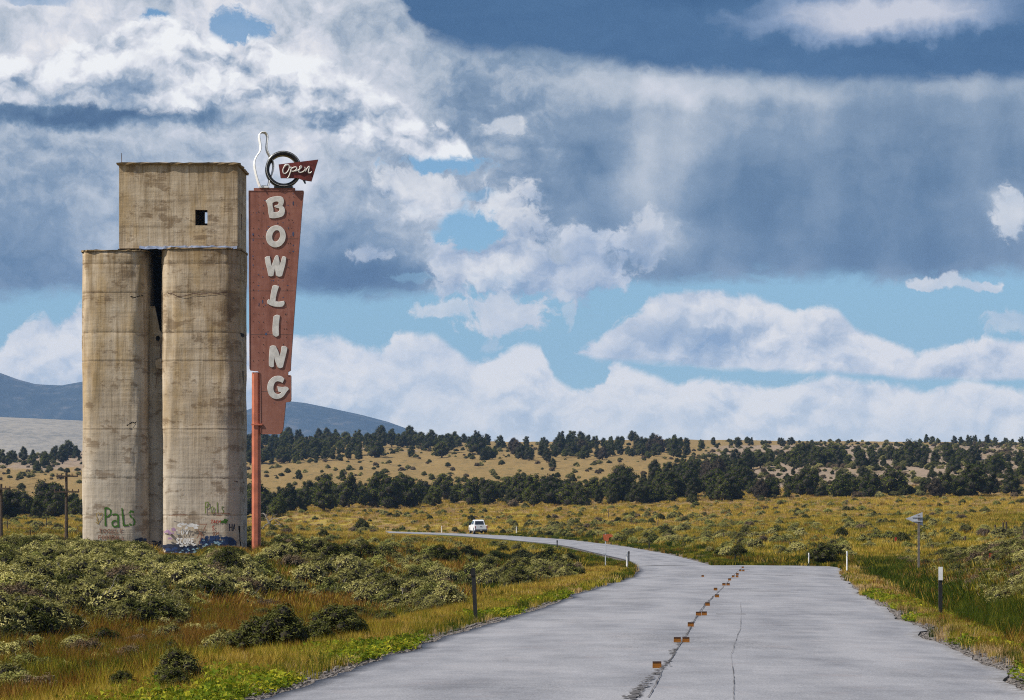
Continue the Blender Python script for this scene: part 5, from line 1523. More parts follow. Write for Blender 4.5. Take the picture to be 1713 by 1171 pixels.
# ------------------------------------------------------------------ scatter of stuff: one point mesh with an instancing node tree per kind
LIB = bpy.data.collections.new('plant_library')     # never linked to the scene
def scatter(name, pts, scl, rot, meshes, seed=0, parent=None, zs=None):
    """pts n x 3; every point carries one of the meshes"""
    n = len(pts)
    if n == 0: return None
    me = bpy.data.meshes.new(name)
    me.vertices.add(n); me.vertices.foreach_set('co', np.asarray(pts, np.float32).ravel())
    for nme, arr in (('sc', scl), ('rz', rot), ('zs', np.ones(n) if zs is None else zs)):
        at = me.attributes.new(nme, 'FLOAT', 'POINT'); at.data.foreach_set('value', np.asarray(arr, np.float32))
    coll = bpy.data.collections.new(name + '_source')
    for k, m_ in enumerate(meshes):
        o_ = bpy.data.objects.new(f'{name}_source_{k}', m_); coll.objects.link(o_)
    o = link(name, me, parent)
    o['kind'] = 'stuff'
    ng = bpy.data.node_groups.new(name + '_nodes', 'GeometryNodeTree')
    ng.interface.new_socket('Geometry', in_out='INPUT', socket_type='NodeSocketGeometry')
    ng.interface.new_socket('Geometry', in_out='OUTPUT', socket_type='NodeSocketGeometry')
    nd = ng.nodes; lk = ng.links
    gi = nd.new('NodeGroupInput'); go = nd.new('NodeGroupOutput')
    iop = nd.new('GeometryNodeInstanceOnPoints'); ci = nd.new('GeometryNodeCollectionInfo')
    ci.inputs['Collection'].default_value = coll; ci.inputs['Separate Children'].default_value = True; ci.inputs['Reset Children'].default_value = True
    m2p = nd.new('GeometryNodeMeshToPoints')
    def na(nm):
        a = nd.new('GeometryNodeInputNamedAttribute'); a.data_type = 'FLOAT'; a.inputs['Name'].default_value = nm
        return a.outputs[0]
    cx_ = nd.new('ShaderNodeCombineXYZ'); cs = nd.new('ShaderNodeCombineXYZ')
    lk.new(na('rz'), cx_.inputs[2])
    sc = na('sc'); mu = nd.new('ShaderNodeMath'); mu.operation = 'MULTIPLY'
    lk.new(sc, mu.inputs[0]); lk.new(na('zs'), mu.inputs[1])
    lk.new(sc, cs.inputs[0]); lk.new(sc, cs.inputs[1]); lk.new(mu.outputs[0], cs.inputs[2])
    ri = nd.new('FunctionNodeRandomValue'); ri.data_type = 'INT'
    ri.inputs['Min'].default_value = 0 if 'Min' in ri.inputs else 0
    for s_ in ri.inputs:
        if s_.type == 'INT' and s_.name == 'Max': s_.default_value = max(0, len(meshes) - 1)
        if s_.type == 'INT' and s_.name == 'Min': s_.default_value = 0
        if s_.name == 'Seed': s_.default_value = seed
    oi = [s_ for s_ in ri.outputs if s_.type == 'INT'][0]
    lk.new(gi.outputs[0], m2p.inputs[0]); lk.new(m2p.outputs[0], iop.inputs['Points'])
    lk.new(ci.outputs[0], iop.inputs['Instance']); iop.inputs['Pick Instance'].default_value = True
    lk.new(oi, iop.inputs['Instance Index']); lk.new(cx_.outputs[0], iop.inputs['Rotation']); lk.new(cs.outputs[0], iop.inputs['Scale'])
    lk.new(iop.outputs[0], go.inputs[0])
    md = o.modifiers.new('scatter', 'NODES'); md.node_group = ng
    return o

# ------------------------------------------------------------------ junipers
rng = np.random.default_rng(77)
trees = []      # (px, row, x, y, z, height, variant, patch)
def patch(key, n, poly, hm, hs=0.22, kinds=(0, 1, 2, 3, 4, 5, 7), mind=9):
    xs = [p[0] for p in poly]; ys = [p[1] for p in poly]; got = []
    tries = 0
    while len(got) < n and tries < n * 60:
        tries += 1
        a = rng.uniform(min(xs), max(xs)); q = rng.uniform(min(ys), max(ys)); ins = False
        for i in range(len(poly)):
            (x0, y0), (x1, y1) = poly[i], poly[(i + 1) % len(poly)]
            if (y0 > q) != (y1 > q) and a < (x1 - x0) * (q - y0) / (y1 - y0) + x0: ins = not ins
        if not ins or any(abs(a - g[0]) < mind and abs(q - g[1]) < mind * .35 for g in got): continue
        got.append((a, q))
        x, y, z = ground_at(a, q)
        trees.append([a, q, x, y, z, hm * rng.uniform(1 - hs, 1 + hs) * (0.75 + 0.5 * rng.random() ** 2), int(rng.choice(kinds)), key])
# the long dark band across the middle
patch('band', 34, [(405, 856), (520, 858), (700, 850), (860, 850), (1040, 848), (1040, 841), (860, 842), (700, 843), (520, 848), (405, 846)], 5.4, .32, (0, 1, 2, 4, 7, 1), 20)
patch('band', 46, [(405, 848), (560, 846), (860, 842), (1050, 842), (1050, 832), (860, 832), (560, 834), (405, 838)], 5.4, .2, (0, 1, 4, 7, 2), 17)
patch('band_left', 22, [(-60, 872), (135, 868), (135, 852), (-60, 852)], 5.2, .2, (0, 1, 2, 4), 13)
patch('band_left', 6, [(140, 868), (400, 862), (400, 850), (140, 852)], 4.6)
patch('band_left', 7, [(408, 868), (470, 866), (470, 858), (408, 858)], 3.6, .3, (2, 5, 0), 12)
# right: the thick edge of the wooded slope
patch('slope', 44, [(1030, 846), (1240, 838), (1262, 800), (1180, 790), (1100, 798), (1040, 815)], 5.0, .25, (0, 1, 2, 4, 7, 6, 1), 13)
patch('slope', 12, [(1240, 836), (1420, 834), (1420, 826), (1240, 826)], 4.0, .35, (2, 5, 0, 6), 16)
patch('slope', 15, [(1380, 834), (1740, 832), (1740, 822), (1400, 826)], 5.0, .35, (0, 1, 2, 6, 7), 15)
patch('upper', 62, [(1140, 792), (1300, 787), (1460, 785), (1620, 780), (1610, 764), (1400, 767), (1250, 772), (1160, 780)], 4.9, .35, (0, 1, 4, 7, 2), 14)
patch('upper', 20, [(1560, 796), (1740, 808), (1740, 768), (1600, 772)], 4.8, .3, (0, 1, 2, 3), 15)
patch('soil', 16, [(1260, 826), (1420, 822), (1560, 815), (1560, 792), (1280, 792)], 2.5, .4, (5, 3, 2, 6), 16)
# ridge trees
patch('ridge', 84, [(405, 758), (620, 752), (820, 749), (820, 740), (640, 737), (405, 741)], 6.2, .25, (0, 1, 4, 7), 8)
patch('ridge', 44, [(405, 778), (600, 772), (600, 758), (405, 760)], 5.0, .3, (0, 1, 2, 4), 9)
patch('ridge', 8, [(600, 770), (900, 766), (900, 756), (600, 756)], 4.8, .3, (0, 1, 4), 20)
patch('ridge', 70, [(790, 776), (1150, 768), (1160, 742), (1100, 736), (940, 742), (830, 752)], 5.6, .25, (0, 1, 4, 7, 6), 9)
patch('ridge_left', 20, [(-60, 786), (135, 780), (135, 766), (-60, 768)], 6.0, .25, (0, 1, 4), 12)
patch('ridge', 14, [(1160, 752), (1330, 748), (1330, 742), (1160, 742)], 4.2, .4, (5, 3), 11)
patch('skyline', 18, [(1530, 746), (1740, 746), (1740, 741), (1530, 742)], 4.2, .25, (0, 1, 4), 9)
for a, q, h in ((603, 884, 1.7), (628, 765, 7), (800, 762, 8), (925, 786, 3.2), (572, 806, 3.2), (548, 806, 2.8), (500, 803, 3), (62, 790, 4.5)):
    x, y, z = ground_at(a, q); trees.append([a, q, x, y, z, h, 2, 'lone'])
# largest first: up to 290 are things, the rest one far wood
trees.sort(key=lambda t: -t[5] / t[3])
ind, rest = trees[:285], trees[285:]
DESC = {
    'band': ('dark green juniper in the band behind the pickup', 'junipers in the long dark band across the middle'),
    'band_left': ('dark juniper in the tree band beside the elevator', 'junipers in the band on either side of the elevator'),
    'slope': ('juniper along the lower edge of the wooded slope', 'junipers along the foot of the wooded slope'),
    'upper': ('juniper in the upper belt of the wooded slope at right', 'junipers in the upper belt of the slope'),
    'soil': ('small juniper on the bare soil of the right slope', 'small junipers scattered on the bare soil'),
    'ridge': ('far juniper on the hill', 'far junipers on the hill'),
    'ridge_left': ('far juniper on the low hill at the left edge', 'far junipers at the left edge'),
    'skyline': ('bluish juniper on the skyline at far right', 'junipers on the far right skyline'),
    'lone': ('lone juniper standing apart in the dry grass', 'lone junipers in the grass')}
SH = {'round': 'round', 'oval': 'tall oval', 'cone': 'pointed'}
bykey = {}
for t_ in ind: bykey.setdefault(t_[7], []).append(t_)
for key, L in bykey.items():
    L.sort(key=lambda t: t[0])
    for k, (a, q, x, y, z, h, vi, _) in enumerate(L):
        J = JUN[vi]
        s = h / J['h']
        lab, grp = DESC[key]
        word = SH[J['sh']] if J['mt'] == 'juniper' else 'dry reddish'
        nm = lab.replace('dark green ', '').replace('juniper', f'{word} juniper', 1)
        root = thing('juniper_tree', f'{ordinal(k + 1)} from left: {nm}', 'tree', (x, y, z - .12), rng.uniform(0, 6.28), grp)
        ww = s * rng.uniform(.9, 1.2)
        root.scale = (ww, ww * rng.uniform(.85, 1.15), s)
        c = link('crown', J['crown'], root); c2 = link('trunk', J['trunk'], root)
R_ = np.array([[t[2], t[3], t[4] - .1] for t in rest]); 
scatter('far_junipers', R_, np.array([t[5] / 5.0 for t in rest]), rng.uniform(0, 6.28, len(rest)), [j['crown'] for j in JUN if j['mt'] == 'juniper'], 3)['label'] = 'far wood of junipers thinning out over the hill'

# dead fallen tree beside the pole
x, y, z = ground_at(455, 893)
dead = thing('dead_tree', 'bleached grey fallen dead tree with bare branches behind the orange sign pole', 'dead tree', (x, y, z))
r_ = random.Random(4); mb = MB()
k_ = y / FPX
mb.tube([(-13 * k_, 0, 34 * k_), (-4 * k_, -.2, 17 * k_), (6 * k_, 0, 3 * k_)], [.05, .13, .18], 7); mb.obj('trunk', M['deadwood'], dead)
for (a0, q0, a1, q1, a2, q2) in ((-9, 28, -6, 40, -8, 46), (-6, 20, 6, 26, 16, 24), (-4, 17, 2, 30, 10, 33), (0, 12, 10, 16, 18, 14), (-5, 18, -12, 12, -18, 2), (2, 9, -4, 4, -10, 0), (4, 10, 14, 6, 22, -1), (-10, 30, -16, 34, -20, 33), (6, 22, 12, 18, 14, 8), (0, 14, 6, 4, 12, -4)):
    mb = MB(); yy = r_.uniform(-1, 1)
    mb.tube([(a0 * k_, 0, q0 * k_), (a1 * k_, yy, q1 * k_), (a2 * k_, yy * 1.5, q2 * k_)], [.08, .05, .02], 5); mb.obj('branch', M['deadwood'], dead)

# ------------------------------------------------------------------ shrubs
def shrub(seed, mt, w=1.0, h=0.8, size=0.024, per=210, nl=15, flower=None, aspect=2.4):
    rg = np.random.default_rng(seed); L = []
    for k in range(nl):
        a = k * 2.399; d = math.sqrt((k + .4) / nl) * w * .40
        z = h * (0.62 - 0.42 * (d / (w * .42)) ** 2) * rg.uniform(.8, 1.25)
        r0 = w * rg.uniform(.12, .20)
        L.append(((math.cos(a) * d, math.sin(a) * d, max(.1, z)), (r0, r0, r0 * rg.uniform(1.0, 1.5) * h / w)))
    L.append(((0, 0, h * .25), (w * .36, w * .36, h * .28)))
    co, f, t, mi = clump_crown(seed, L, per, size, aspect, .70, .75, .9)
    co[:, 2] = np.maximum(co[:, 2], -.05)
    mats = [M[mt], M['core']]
    if flower:
        pick = (rg.random(len(f)) < .45) & (mi == 0) & (co[f[:, 0], 2] > h * .5)
        mi = mi.copy(); mi[pick] = 2; mats.append(M[flower])
    return raw_mesh('foliage', co, f, t, mats, mi)
def stem_mesh(seed, w, h):
    r_ = random.Random(seed); mb = MB()
    for k in range(9):
        a = k * .7 + r_.random(); l_ = r_.uniform(.2, .42) * w
        mb.tube([(0, 0, -.1), (math.cos(a) * l_ * .5, math.sin(a) * l_ * .5, h * .35), (math.cos(a) * l_, math.sin(a) * l_, h * r_.uniform(.4, .72))], [.018, .011, .003], 4)
    return mb.mesh('branches', M['deadwood'])
SAGE = [shrub(200 + i, 'sage', 1.0, rh, .024, 210) for i, rh in enumerate((.8, .7, .9, .62))]
DARK = [shrub(220 + i, 'sage_dark', 1.0, rh, .026, 220) for i, rh in enumerate((.8, .7, .9))]
BROWN = [shrub(240 + i, 'sage_brown', 1.0, rh, .022, 240) for i, rh in enumerate((.75, .85))]
RABB = [shrub(260 + i, 'sage_dark' if i == 0 else 'sage', 1.0, .75, .025, 280, flower='rabbit') for i in range(2)] + [shrub(264, 'rabbit', 1.0, .7, .025, 280)]
STEM = [stem_mesh(i, 1.0, .85) for i in range(3)]
KIND = {'sage': SAGE, 'dark': DARK, 'brown': BROWN, 'rabbit': RABB}
# candidate positions in plan
def cand(n, y0, y1, seed, pmin=-60, pmax=1780):
    r = np.random.default_rng(seed)
    y = np.sqrt(r.uniform(y0 ** 2, y1 ** 2, n)); p = r.uniform(pmin, pmax, n)
    x = (p - CX) / FPX * y
    return x, y, p, r
bushes = []
def add_bushes(x, y, p, keep, size, kind):
    sd = road_sd(x[keep], y[keep]); ok = sd > 1.6
    xx, yy, pp = x[keep][ok], y[keep][ok], p[keep][ok]
    zz = ground_z(xx, yy, sd[ok])
    for a in range(len(xx)): bushes.append((xx[a], yy[a], zz[a], size(yy[a], sd[ok][a]), kind if isinstance(kind, str) else kind(), pp[a]))
rb = random.Random(9)
def knd(ws):
    ks = list(ws); w_ = [ws[k] for k in ks]
    return lambda: rb.choices(ks, w_)[0]
def shaft(x, y): return ((x > -23.5) & (x < -12.5) & (y > 122.0) & (y < 128))     # keep the elevator's footprint clear
# left: sage sea in front of and around the elevator
x, y, p, r = cand(10500, 44, 132, 1, -520, 1030)
sdn = road_sd(x, y); dens = fbm(x * .09, y * .09, 51)
rowp = HY - (base_z(x, y) - EYE) / y * FPX
left = x < .1 * y - .5
line = 10.6 + 4.5 * (fbm(x * .05, y * .05, 52) - .5) - 7 * sstep(p, 420, 760)
k1 = left & (sdn > line) & ~shaft(x, y) & (r.random(len(x)) < np.where(p < 430, .60 - .0 * p, .20) * (0.35 + 1.3 * (dens > .44)))
add_bushes(x, y, p, k1, lambda yy, s: rb.choice((rb.uniform(.45, 1.0), rb.uniform(.9, 1.7))), knd({'sage': 9, 'dark': 2.0, 'brown': .8, 'rabbit': 1.6}))
# ditch: scattered dark and flowering bushes
for a, q, s, k in ((415, 1098, 1.0, 'dark'), (440, 1092, 1.1, 'dark'), (470, 1090, 1.1, 'dark'), (500, 1078, .9, 'dark'), (525, 1082, .9, 'dark'), (560, 1072, 1.2, 'dark'), (585, 1068, .9, 'dark'), (262, 1122, 1.0, 'dark'), (285, 1116, .8, 'dark'), (240, 1118, .7, 'brown'),
                   (20, 1146, .95, 'rabbit'), (48, 1150, 1.05, 'rabbit'), (80, 1148, .8, 'rabbit'), (120, 1150, .9, 'rabbit'), (150, 1152, .7, 'rabbit'), (5, 1138, 1.2, 'rabbit'), (35, 1130, 1.1, 'sage'), (170, 1130, .8, 'rabbit'), (300, 1152, .7, 'dark'), (290, 1165, .6, 'dark'), (205, 1165, .5, 'dark'), (75, 1115, .9, 'sage'), (190, 1098, .8, 'brown'), (130, 1104, .8, 'sage'), (330, 1100, .8, 'brown'), (240, 1085, .9, 'sage'), (15, 1100, 1.0, 'dark'), (345, 1070, .9, 'sage'), (60, 1050, 1.1, 'sage'), (140, 1046, 1.1, 'sage'), (100, 1030, 1.2, 'sage'), (215, 1052, 1.0, 'sage'), (60, 1078, 1.0, 'rabbit'), (95, 1074, 1.0, 'sage'), (25, 1066, 1.2, 'rabbit'), (118, 1072, .9, 'dark'), (285, 1054, .9, 'rabbit'), (8, 1052, 1.0, 'rabbit'),
                   (630, 1052, .8, 'rabbit'), (645, 1050, .7, 'dark'), (622, 1046, .6, 'rabbit'), (700, 1010, 1.5, 'dark'), (715, 1002, 1.3, 'sage'), (690, 1000, 1.2, 'dark'), (590, 1002, 1.1, 'dark'), (570, 998, 1.0, 'dark'), (770, 988, 1.0, 'rabbit'), (800, 990, 1.1, 'rabbit'), (825, 985, .9, 'rabbit'),
                   (560, 960, 1.3, 'dark'), (585, 955, 1.2, 'dark'), (615, 950, 1.2, 'dark'), (640, 945, 1.3, 'rabbit'), (690, 948, 1.2, 'dark'), (740, 950, 1.6, 'dark'), (725, 945, 1.3, 'rabbit'), (605, 890, 1.9, 'dark'), (720, 892, 2.0, 'dark'), (880, 960, .9, 'rabbit'), (905, 958, .8, 'dark'), (935, 958, .9, 'dark'),
                   (1375, 946, 1.5, 'dark'), (1395, 944, 1.3, 'dark'), (1360, 944, 1.0, 'dark'), (30, 985, 1.0, 'sage'), (390, 1040, .8, 'dark'), (200, 1040, .7, 'sage'), (160, 1060, .8, 'sage')):
    x, y, z = ground_at(a, q)
    if road_sd(np.array([x]), np.array([y]))[0] > .5: bushes.append((x, y, z, s * (0.85 if y < 62 else 0.9 if y < 100 else 1.25), k, a))
# scattered brush in the rusty ditch
x, y, p, r = cand(2200, 30, 75, 8, -520, 1030)
sdn = road_sd(x, y)
kd = (x < .1 * y - .5) & (sdn > 4.2) & (r.random(len(x)) < .26)
add_bushes(x, y, p, kd, lambda yy, s: rb.uniform(.4, 1.0), knd({'sage': 5, 'dark': 4, 'brown': 2, 'rabbit': 3}))
# a low hedge of sage hiding the elevator's foot
for a in range(120, 440, 7):
    yy = rb.uniform(112, 120.3); xx = (a + rb.uniform(-4, 4) - CX) / FPX * yy
    if 255 < a < 350 and rb.random() < .5: continue
    bushes.append((xx, yy, gz(xx, yy), rb.uniform(.8, 1.35), rb.choice(['sage', 'sage', 'sage', 'rabbit']), a))
# right: bank
x, y, p, r = cand(5200, 45, 140, 2, 1400, 2100)
sdn = road_sd(x, y)
k2 = (sdn > 3.7 + 1.8 * (fbm(x * .2, y * .2, 3) - .5)) & (y > 52) & (r.random(len(x)) < .62)
add_bushes(x, y, p, k2, lambda yy, s: rb.uniform(.45, 1.0) if s < 6 else rb.uniform(.7, 1.4), knd({'sage': 6, 'dark': 4, 'brown': 3, 'rabbit': 1.2}))
# beyond the crest: thick near the road, thinning out over the plain
x, y, p, r = cand(10500, 140, 480, 3, -220, 1930)
dens = fbm(x * .05, y * .05, 55); sdn = road_sd(x, y)
row_ = HY - (base_z(x, y) - EYE) / y * FPX
pr = np.where(p > 880, np.where(row_ > 878, .55, np.where(row_ > 858, .16, .05)), np.where(row_ > 885, .26, .12)) * (.3 + 1.4 * (dens > .47)) * (0.35 + .65 * sstep(y, 140, 210) * (p < 1e9))
k3 = (sdn > 2.5) & (r.random(len(x)) < pr) & ~((sdn < 5) & (r.random(len(x)) < .5))
add_bushes(x, y, p, k3, lambda yy, s: rb.uniform(.5, 1.5), knd({'sage': 6, 'dark': 1.6, 'brown': .8, 'rabbit': 8}))
# hill: small dark scrub on the soil and dry grass
x, y, p, r = cand(6500, 480, 1250, 4)
pr = np.where((p > 1150) & (y < 1100), .75, .22) * (.4 + 1.2 * (fbm(x * .02, y * .02, 66) > .5))
k4 = r.random(len(x)) < pr
add_bushes(x, y, p, k4, lambda yy, s: rb.uniform(1.0, 2.8), knd({'sage': 4, 'dark': 4, 'brown': 2}))

# keep sight lines the photo has: the elevator's painted foot, the pole's foot and the far road stay clear of tall growth
def clear_limit(p, y):
    if y < 122.5 and 100 < p < 445: return float(np.interp(p, [100, 240, 256, 345, 356, 398, 412, 445], [898, 903, 924, 926, 910, 914, 926, 926]))
    if 640 < p < 1075:
        ry = float(np.interp(p, [660, 760, 860, 940, 1000, 1060], [355, 319, 265, 226, 181, 150]))
        if y < ry: return float(np.interp(p, [660, 760, 860, 940, 1000, 1060], [892, 897, 904, 913, 927, 940]))
    return -1
_nb = []
for b in bushes:
    lim = clear_limit(b[5], b[1])
    if lim > 0:
        room = (EYE + (HY - lim) / FPX * b[1]) - b[2]         # height allowed
        s_ = min(b[3], room / 0.82)
        if s_ < .35: continue
        b = (*b[:3], s_, *b[4:])
    _nb.append(b)
bushes = _nb
def in_view(b):
    row = HY - (b[2] + b[3] * .5 - EYE) / b[1] * FPX
    return 0 < b[5] < 1713 and row < 1165
vis = [b for b in bushes if in_view(b)]
vis.sort(key=lambda b: -b[3] / b[1])
big = vis[:290]
bigset = set(id(b) for b in big)
small_ = [b for b in bushes if id(b) not in bigset]
KW = {'sage': 'grey-green sagebrush', 'dark': 'dark green shrub', 'brown': 'brownish half-dry shrub', 'rabbit': 'yellow-topped rabbitbrush'}
def where(b):
    x, y, z, s, k, p = b
    if p > 1330: return 'on the bank right of the road' if p > 1440 else 'behind the crest at the right road edge'
    if y < 55: return 'in the rusty grass of the left ditch'
    if p > 520: return 'between the sign pole and the road'
    if y > 105: return 'at the foot of the elevator'
    return 'in the sage field in front of the elevator'
groups = {}
for b in big: groups.setdefault((KW[b[4]], where(b)), []).append(b)
for (kw, wh), L in groups.items():
    L.sort(key=lambda b: b[5])
    for i, (x, y, z, s, k, p) in enumerate(L):
        t = thing('shrub', f'{ordinal(i + 1)} {kw} from the left {wh}', 'shrub', (x, y, z), rb.uniform(0, 6.28), f'{kw} plants {wh}')
        t.scale = (s, s * rb.uniform(.85, 1.15), s * rb.uniform(.85, 1.1))
        me = rb.choice(KIND[k])
        link('foliage', me, t); link('branches', rb.choice(STEM), t)
for k in KIND:
    L = [b for b in small_ if b[4] == k]
    if not L: continue
    A_ = np.array([[b[0], b[1], b[2]] for b in L])
    o = scatter({'sage': 'sagebrush', 'dark': 'dark_scrub', 'brown': 'dry_scrub', 'rabbit': 'rabbitbrush'}[k], A_, np.array([b[3] for b in L]), np.array([rb.uniform(0, 6.28) for _ in L]), KIND[k], 5)

# ------------------------------------------------------------------ grasses and weeds
def tuft(seed, n, h, spread, w, mt, lean=.45, seedhead=0.0):
    rg = np.random.default_rng(seed)
    a = rg.uniform(0, 6.283, n); d = spread * np.sqrt(rg.random(n))
    bx_ = np.cos(a) * d; by_ = np.sin(a) * d
    la = a + rg.normal(0, .8, n); ll = h * lean * rg.uniform(.2, 1.1, n); hh = h * rg.uniform(.55, 1.1, n)
    wa = rg.uniform(0, 6.283, n); wx, wy = np.cos(wa) * w / 2, np.sin(wa) * w / 2
    m1 = np.stack([bx_ + np.cos(la) * ll * .35, by_ + np.sin(la) * ll * .35, hh * .6], 1)
    t1 = np.stack([bx_ + np.cos(la) * ll, by_ + np.sin(la) * ll, hh], 1)
    b = np.stack([bx_, by_, np.full(n, -.04)], 1); W = np.stack([wx, wy, np.zeros(n)], 1)
    co = np.stack([b - W, b + W, m1 + W * .8, m1 - W * .8, t1], 1).reshape(-1, 3)
    base = np.arange(n)[:, None] * 5
    f = np.concatenate([base + [0, 1, 2], base + [0, 2, 3], base + [3, 2, 4]], 0)
    tone = np.tile(np.clip(rg.normal(.45, .18, n), 0, 1), 3)
    return raw_mesh('tuft', co, f, tone, [M[mt]])
def weed(seed, mt, n=60, r0=.22, h=.12, size=.03):
    rg = np.random.default_rng(seed)
    a = rg.uniform(0, 6.283, n); d = r0 * np.sqrt(rg.random(n))
    cen = np.stack([np.cos(a) * d, np.sin(a) * d, h * rg.random(n) * (1 - (d / r0) ** 2 * .6) + .01], 1)
    co, f = leaves(rg, cen, np.tile([0, 0, 1.2], (n, 1)), size, 1.5, .6)
    return raw_mesh('weed', co, f, np.clip(rg.normal(.5, .2, n), 0, 1), [M[mt]])
T = {k: [tuft(300 + 10 * j + i, 26, h, sp, .011, mt, ln) for i in range(3)] for j, (k, h, sp, mt, ln) in enumerate((
    ('gold', .34, .14, 'g_gold', .5), ('rust', .48, .15, 'g_rust', .4), ('green', .42, .15, 'g_green', .45), ('olive', .42, .15, 'g_olive', .45), ('dry', .26, .13, 'g_dry', .6)))}
TF = {k: [tuft(400 + 10 * j + i, 60, h, sp, .035, mt, ln) for i in range(3)] for j, (k, h, sp, mt, ln) in enumerate((
    ('gold', .45, .55, 'g_gold', .5), ('rust', .50, .5, 'g_rust', .4), ('green', .45, .5, 'g_green', .45), ('olive', .42, .55, 'g_olive', .45), ('dry', .36, .55, 'g_dry', .6)))}
WEED = [weed(500 + i, 'g_weed') for i in range(3)]
grass = {k: [] for k in T}; grass_far = {k: [] for k in T}; weeds = []
def put_grass(n, y0, y1, seed, far):
    ext = 420 if y1 < 150 else 120
    n = int(n * (1800 + 2 * ext) / 1800)
    x, y, p, r = cand(n, y0, y1, seed, -40 - ext, 1760 + ext)
    sd = road_sd(x, y); ok = (sd > .25) & ~shaft(x, y)
    x, y, p, sd = x[ok], y[ok], p[ok], sd[ok]
    z = ground_z(x, y, sd); u = r.random(len(x)); v = r.random(len(x))
    n1 = fbm(x * .18, y * .18, 71); n2 = fbm(x * .5, y * .5, 73, 3)
    lim = np.array([clear_limit(a, b_) for a, b_ in zip(p, y)]) if far else np.full(len(x), -1.0)
    room = (EYE + (HY - lim) / FPX * y) - z
    ok = (lim < 0) | (room > .22)
    x, y, p, sd, z, u, v, n1, n2, room, lim = (q[ok] for q in (x, y, p, sd, z, u, v, n1, n2, room, lim))
    left = x < .1 * y - .5
    near = y < 128
    D = grass_far if far else grass
    w = np.zeros((len(x), 5))  # gold rust green olive dry
    s = sd + (n2 - .5) * 1.6
    # left side near
    L = left & near
    def setw(mask, vals): w[mask] = vals
    setw(L & (s < 1.0), (.03, 0, .10, .05, .05))
    setw(L & (s >= 1.0) & (s < 4.2), (.75, .08, .05, .30, .45))
    setw(L & (s >= 4.2) & (s < 15), (.10, .75, .22, .55, .10))
    setw(L & (s >= 4.2) & (s < 15) & (n1 > .53), (.05, .22, .75, .55, .02))
    setw(L & (s >= 4.2) & (s < 15) & (n1 < .42), (.30, .85, .05, .25, .25))
    setw(L & (s >= 15), (.55, .15, .08, .40, .45))
    setw(L & (s > 3.2) & (s < 8) & (y > 62), (.12, .2, .95, .35, .05))
    setw(L & (s > 7) & (y > 62) & (n1 < .5), (.25, .85, .25, .45, .15))
    # right side near
    Rm = ~left & near
    setw(Rm & (s < .6), (.03, 0, .05, .02, .10))
    setw(Rm & (s >= .6) & (s < 1.5), (.20, .10, .05, .10, .70))
    setw(Rm & (s >= 1.5) & (s < 4.0), (.02, .03, 1.0, .12, .03))
    setw(Rm & (s >= .6) & (s < 3.2) & (y < 46), (.30, .15, .10, .15, .75))
    setw(Rm & (s >= 4.0), (.20, .15, .45, .45, .25))
    # beyond the crest
    Fm = ~near
    setw(Fm, (.55, .03, .02, .25, .42))
    setw(Fm & (p > 820) & (y < 300), (.75, .05, .10, .60, .10))
    setw(Fm & (p > 820) & (n1 > .55) & (y < 300), (.45, .05, .25, .85, .05))
    setw(Fm & (p <= 820) & (y < 250), (.45, .25, .20, .55, .20))
    setw(Fm & (sd < 4.5), (.10, .10, 1.0, .45, .02))
    tot = w.sum(1)
    cum = np.cumsum(w, 1) / np.maximum(tot, 1e-6)[:, None]
    keep = u < np.minimum(1, tot)
    for j, k in enumerate(T):
        m_ = keep & (v < cum[:, j]) & (v >= (cum[:, j - 1] if j else 0))
        hs = np.where(k == 'green', 1.0, 1.0) * r.uniform(.65, 1.35, len(x)) * (.7 + .6 * n2)
        hs = np.where(s < np.where(left, 4.0, 1.8), hs * .5, hs)
        if far: hs = np.where(lim > 0, np.minimum(hs, room / .5), hs)
        D[k].append(np.stack([x[m_], y[m_], z[m_], hs[m_]], 1))
    # low weeds at the pavement edge
    wm = (sd > .3) & (sd < 2.1) & near & (u < np.where(left, .75, .55) * (fbm(x * .45, y * .25, 77) > .55) * (1 - sstep(sd, 1.2, 2.1) * .6))
    weeds.append(np.stack([x[wm], y[wm], z[wm] + .01, r.uniform(.6, 1.5, len(x))[wm]], 1))
put_grass(78000, 24, 78, 11, False)
put_grass(46000, 70, 145, 12, True)
put_grass(34000, 140, 330, 13, True)
put_grass(15000, 330, 560, 14, True)
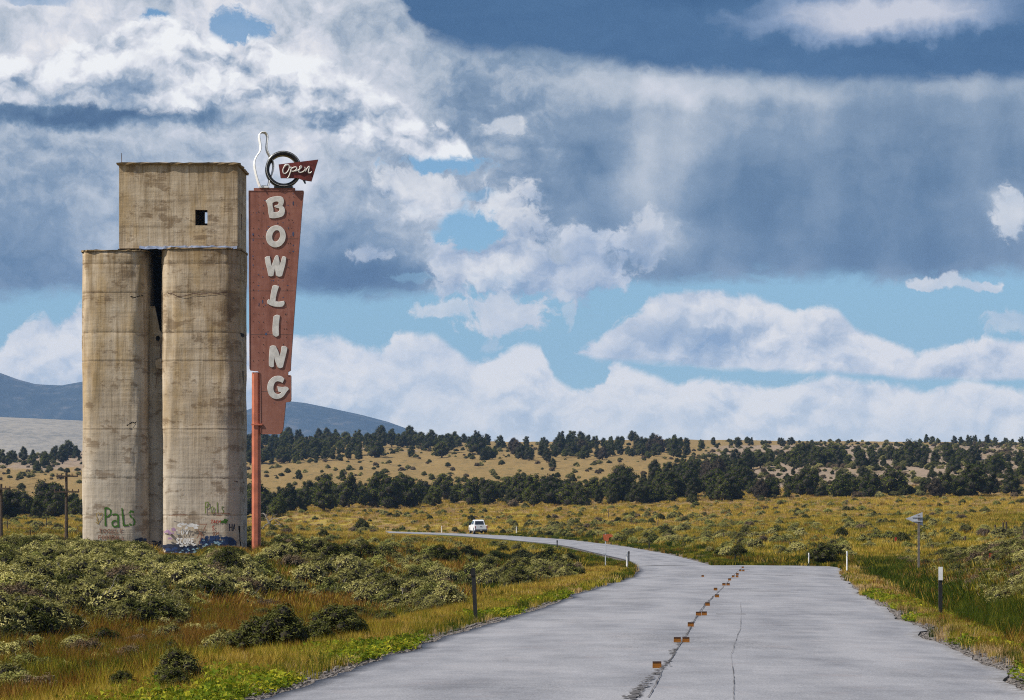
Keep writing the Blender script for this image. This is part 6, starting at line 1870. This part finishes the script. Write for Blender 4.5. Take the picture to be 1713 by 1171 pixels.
# extra at the verge for density
NAMES = {'gold': 'golden_grass', 'rust': 'rusty_grass', 'green': 'green_grass', 'olive': 'olive_grass', 'dry': 'straw_grass'}
for k in T:
    A_ = np.concatenate(grass[k]); scatter(NAMES[k], A_[:, :3], A_[:, 3] * 1.0, rng.uniform(0, 6.28, len(A_)), T[k], 7)
    A_ = np.concatenate(grass_far[k]); scatter(NAMES[k] + '_clumps', A_[:, :3], A_[:, 3] * (1 + .0 * A_[:, 1]), rng.uniform(0, 6.28, len(A_)), TF[k], 8)
A_ = np.concatenate(weeds); scatter('roadside_weeds', A_[:, :3], A_[:, 3], rng.uniform(0, 6.28, len(A_)), WEED, 9)
# loose gravel at the pavement edge
def pebble(seed):
    rg = np.random.default_rng(seed); bm = bmesh.new(); bmesh.ops.create_icosphere(bm, subdivisions=1, radius=.022)
    for v_ in bm.verts: v_.co = v_.co * rg.uniform(.7, 1.3); v_.co.z *= .6
    me = bpy.data.meshes.new('pebble'); bm.to_mesh(me); bm.free(); me.materials.append(M['pebble']); return me
M['pebble'] = plain('grey_gravel', (0.15, 0.135, 0.125), 1.0, 0.5, 40)
ys_ = rng.uniform(24, 95, 9000); sdv = np.abs(rng.normal(0, .38, 9000)) - .04; sgn = rng.random(9000) < .5
xs_ = np.where(sgn, Lx(ys_) - sdv, Rx(ys_) + sdv)
zz_ = ground_z(xs_, ys_)
scatter('loose_gravel', np.stack([xs_, ys_, zz_ + .006], 1), rng.uniform(.5, 1.9, 9000), rng.uniform(0, 6.28, 9000), [pebble(i) for i in range(3)], 2)

# ------------------------------------------------------------------ air
hz = bpy.data.materials.new('haze'); hz.use_nodes = True
ht = hz.node_tree; ht.nodes.clear()
ho = ht.nodes.new('ShaderNodeOutputMaterial'); pv = ht.nodes.new('ShaderNodeVolumePrincipled')
pv.inputs['Color'].default_value = (0.36, 0.60, 1.0, 1); pv.inputs['Density'].default_value = 6.5e-5; pv.inputs['Anisotropy'].default_value = 0.0
ht.links.new(pv.outputs[0], ho.inputs['Volume'])
air = MB().box(-10600, 10600, -10600, 10600, -16, 590).obj('haze', hz)
air['kind'] = 'stuff'
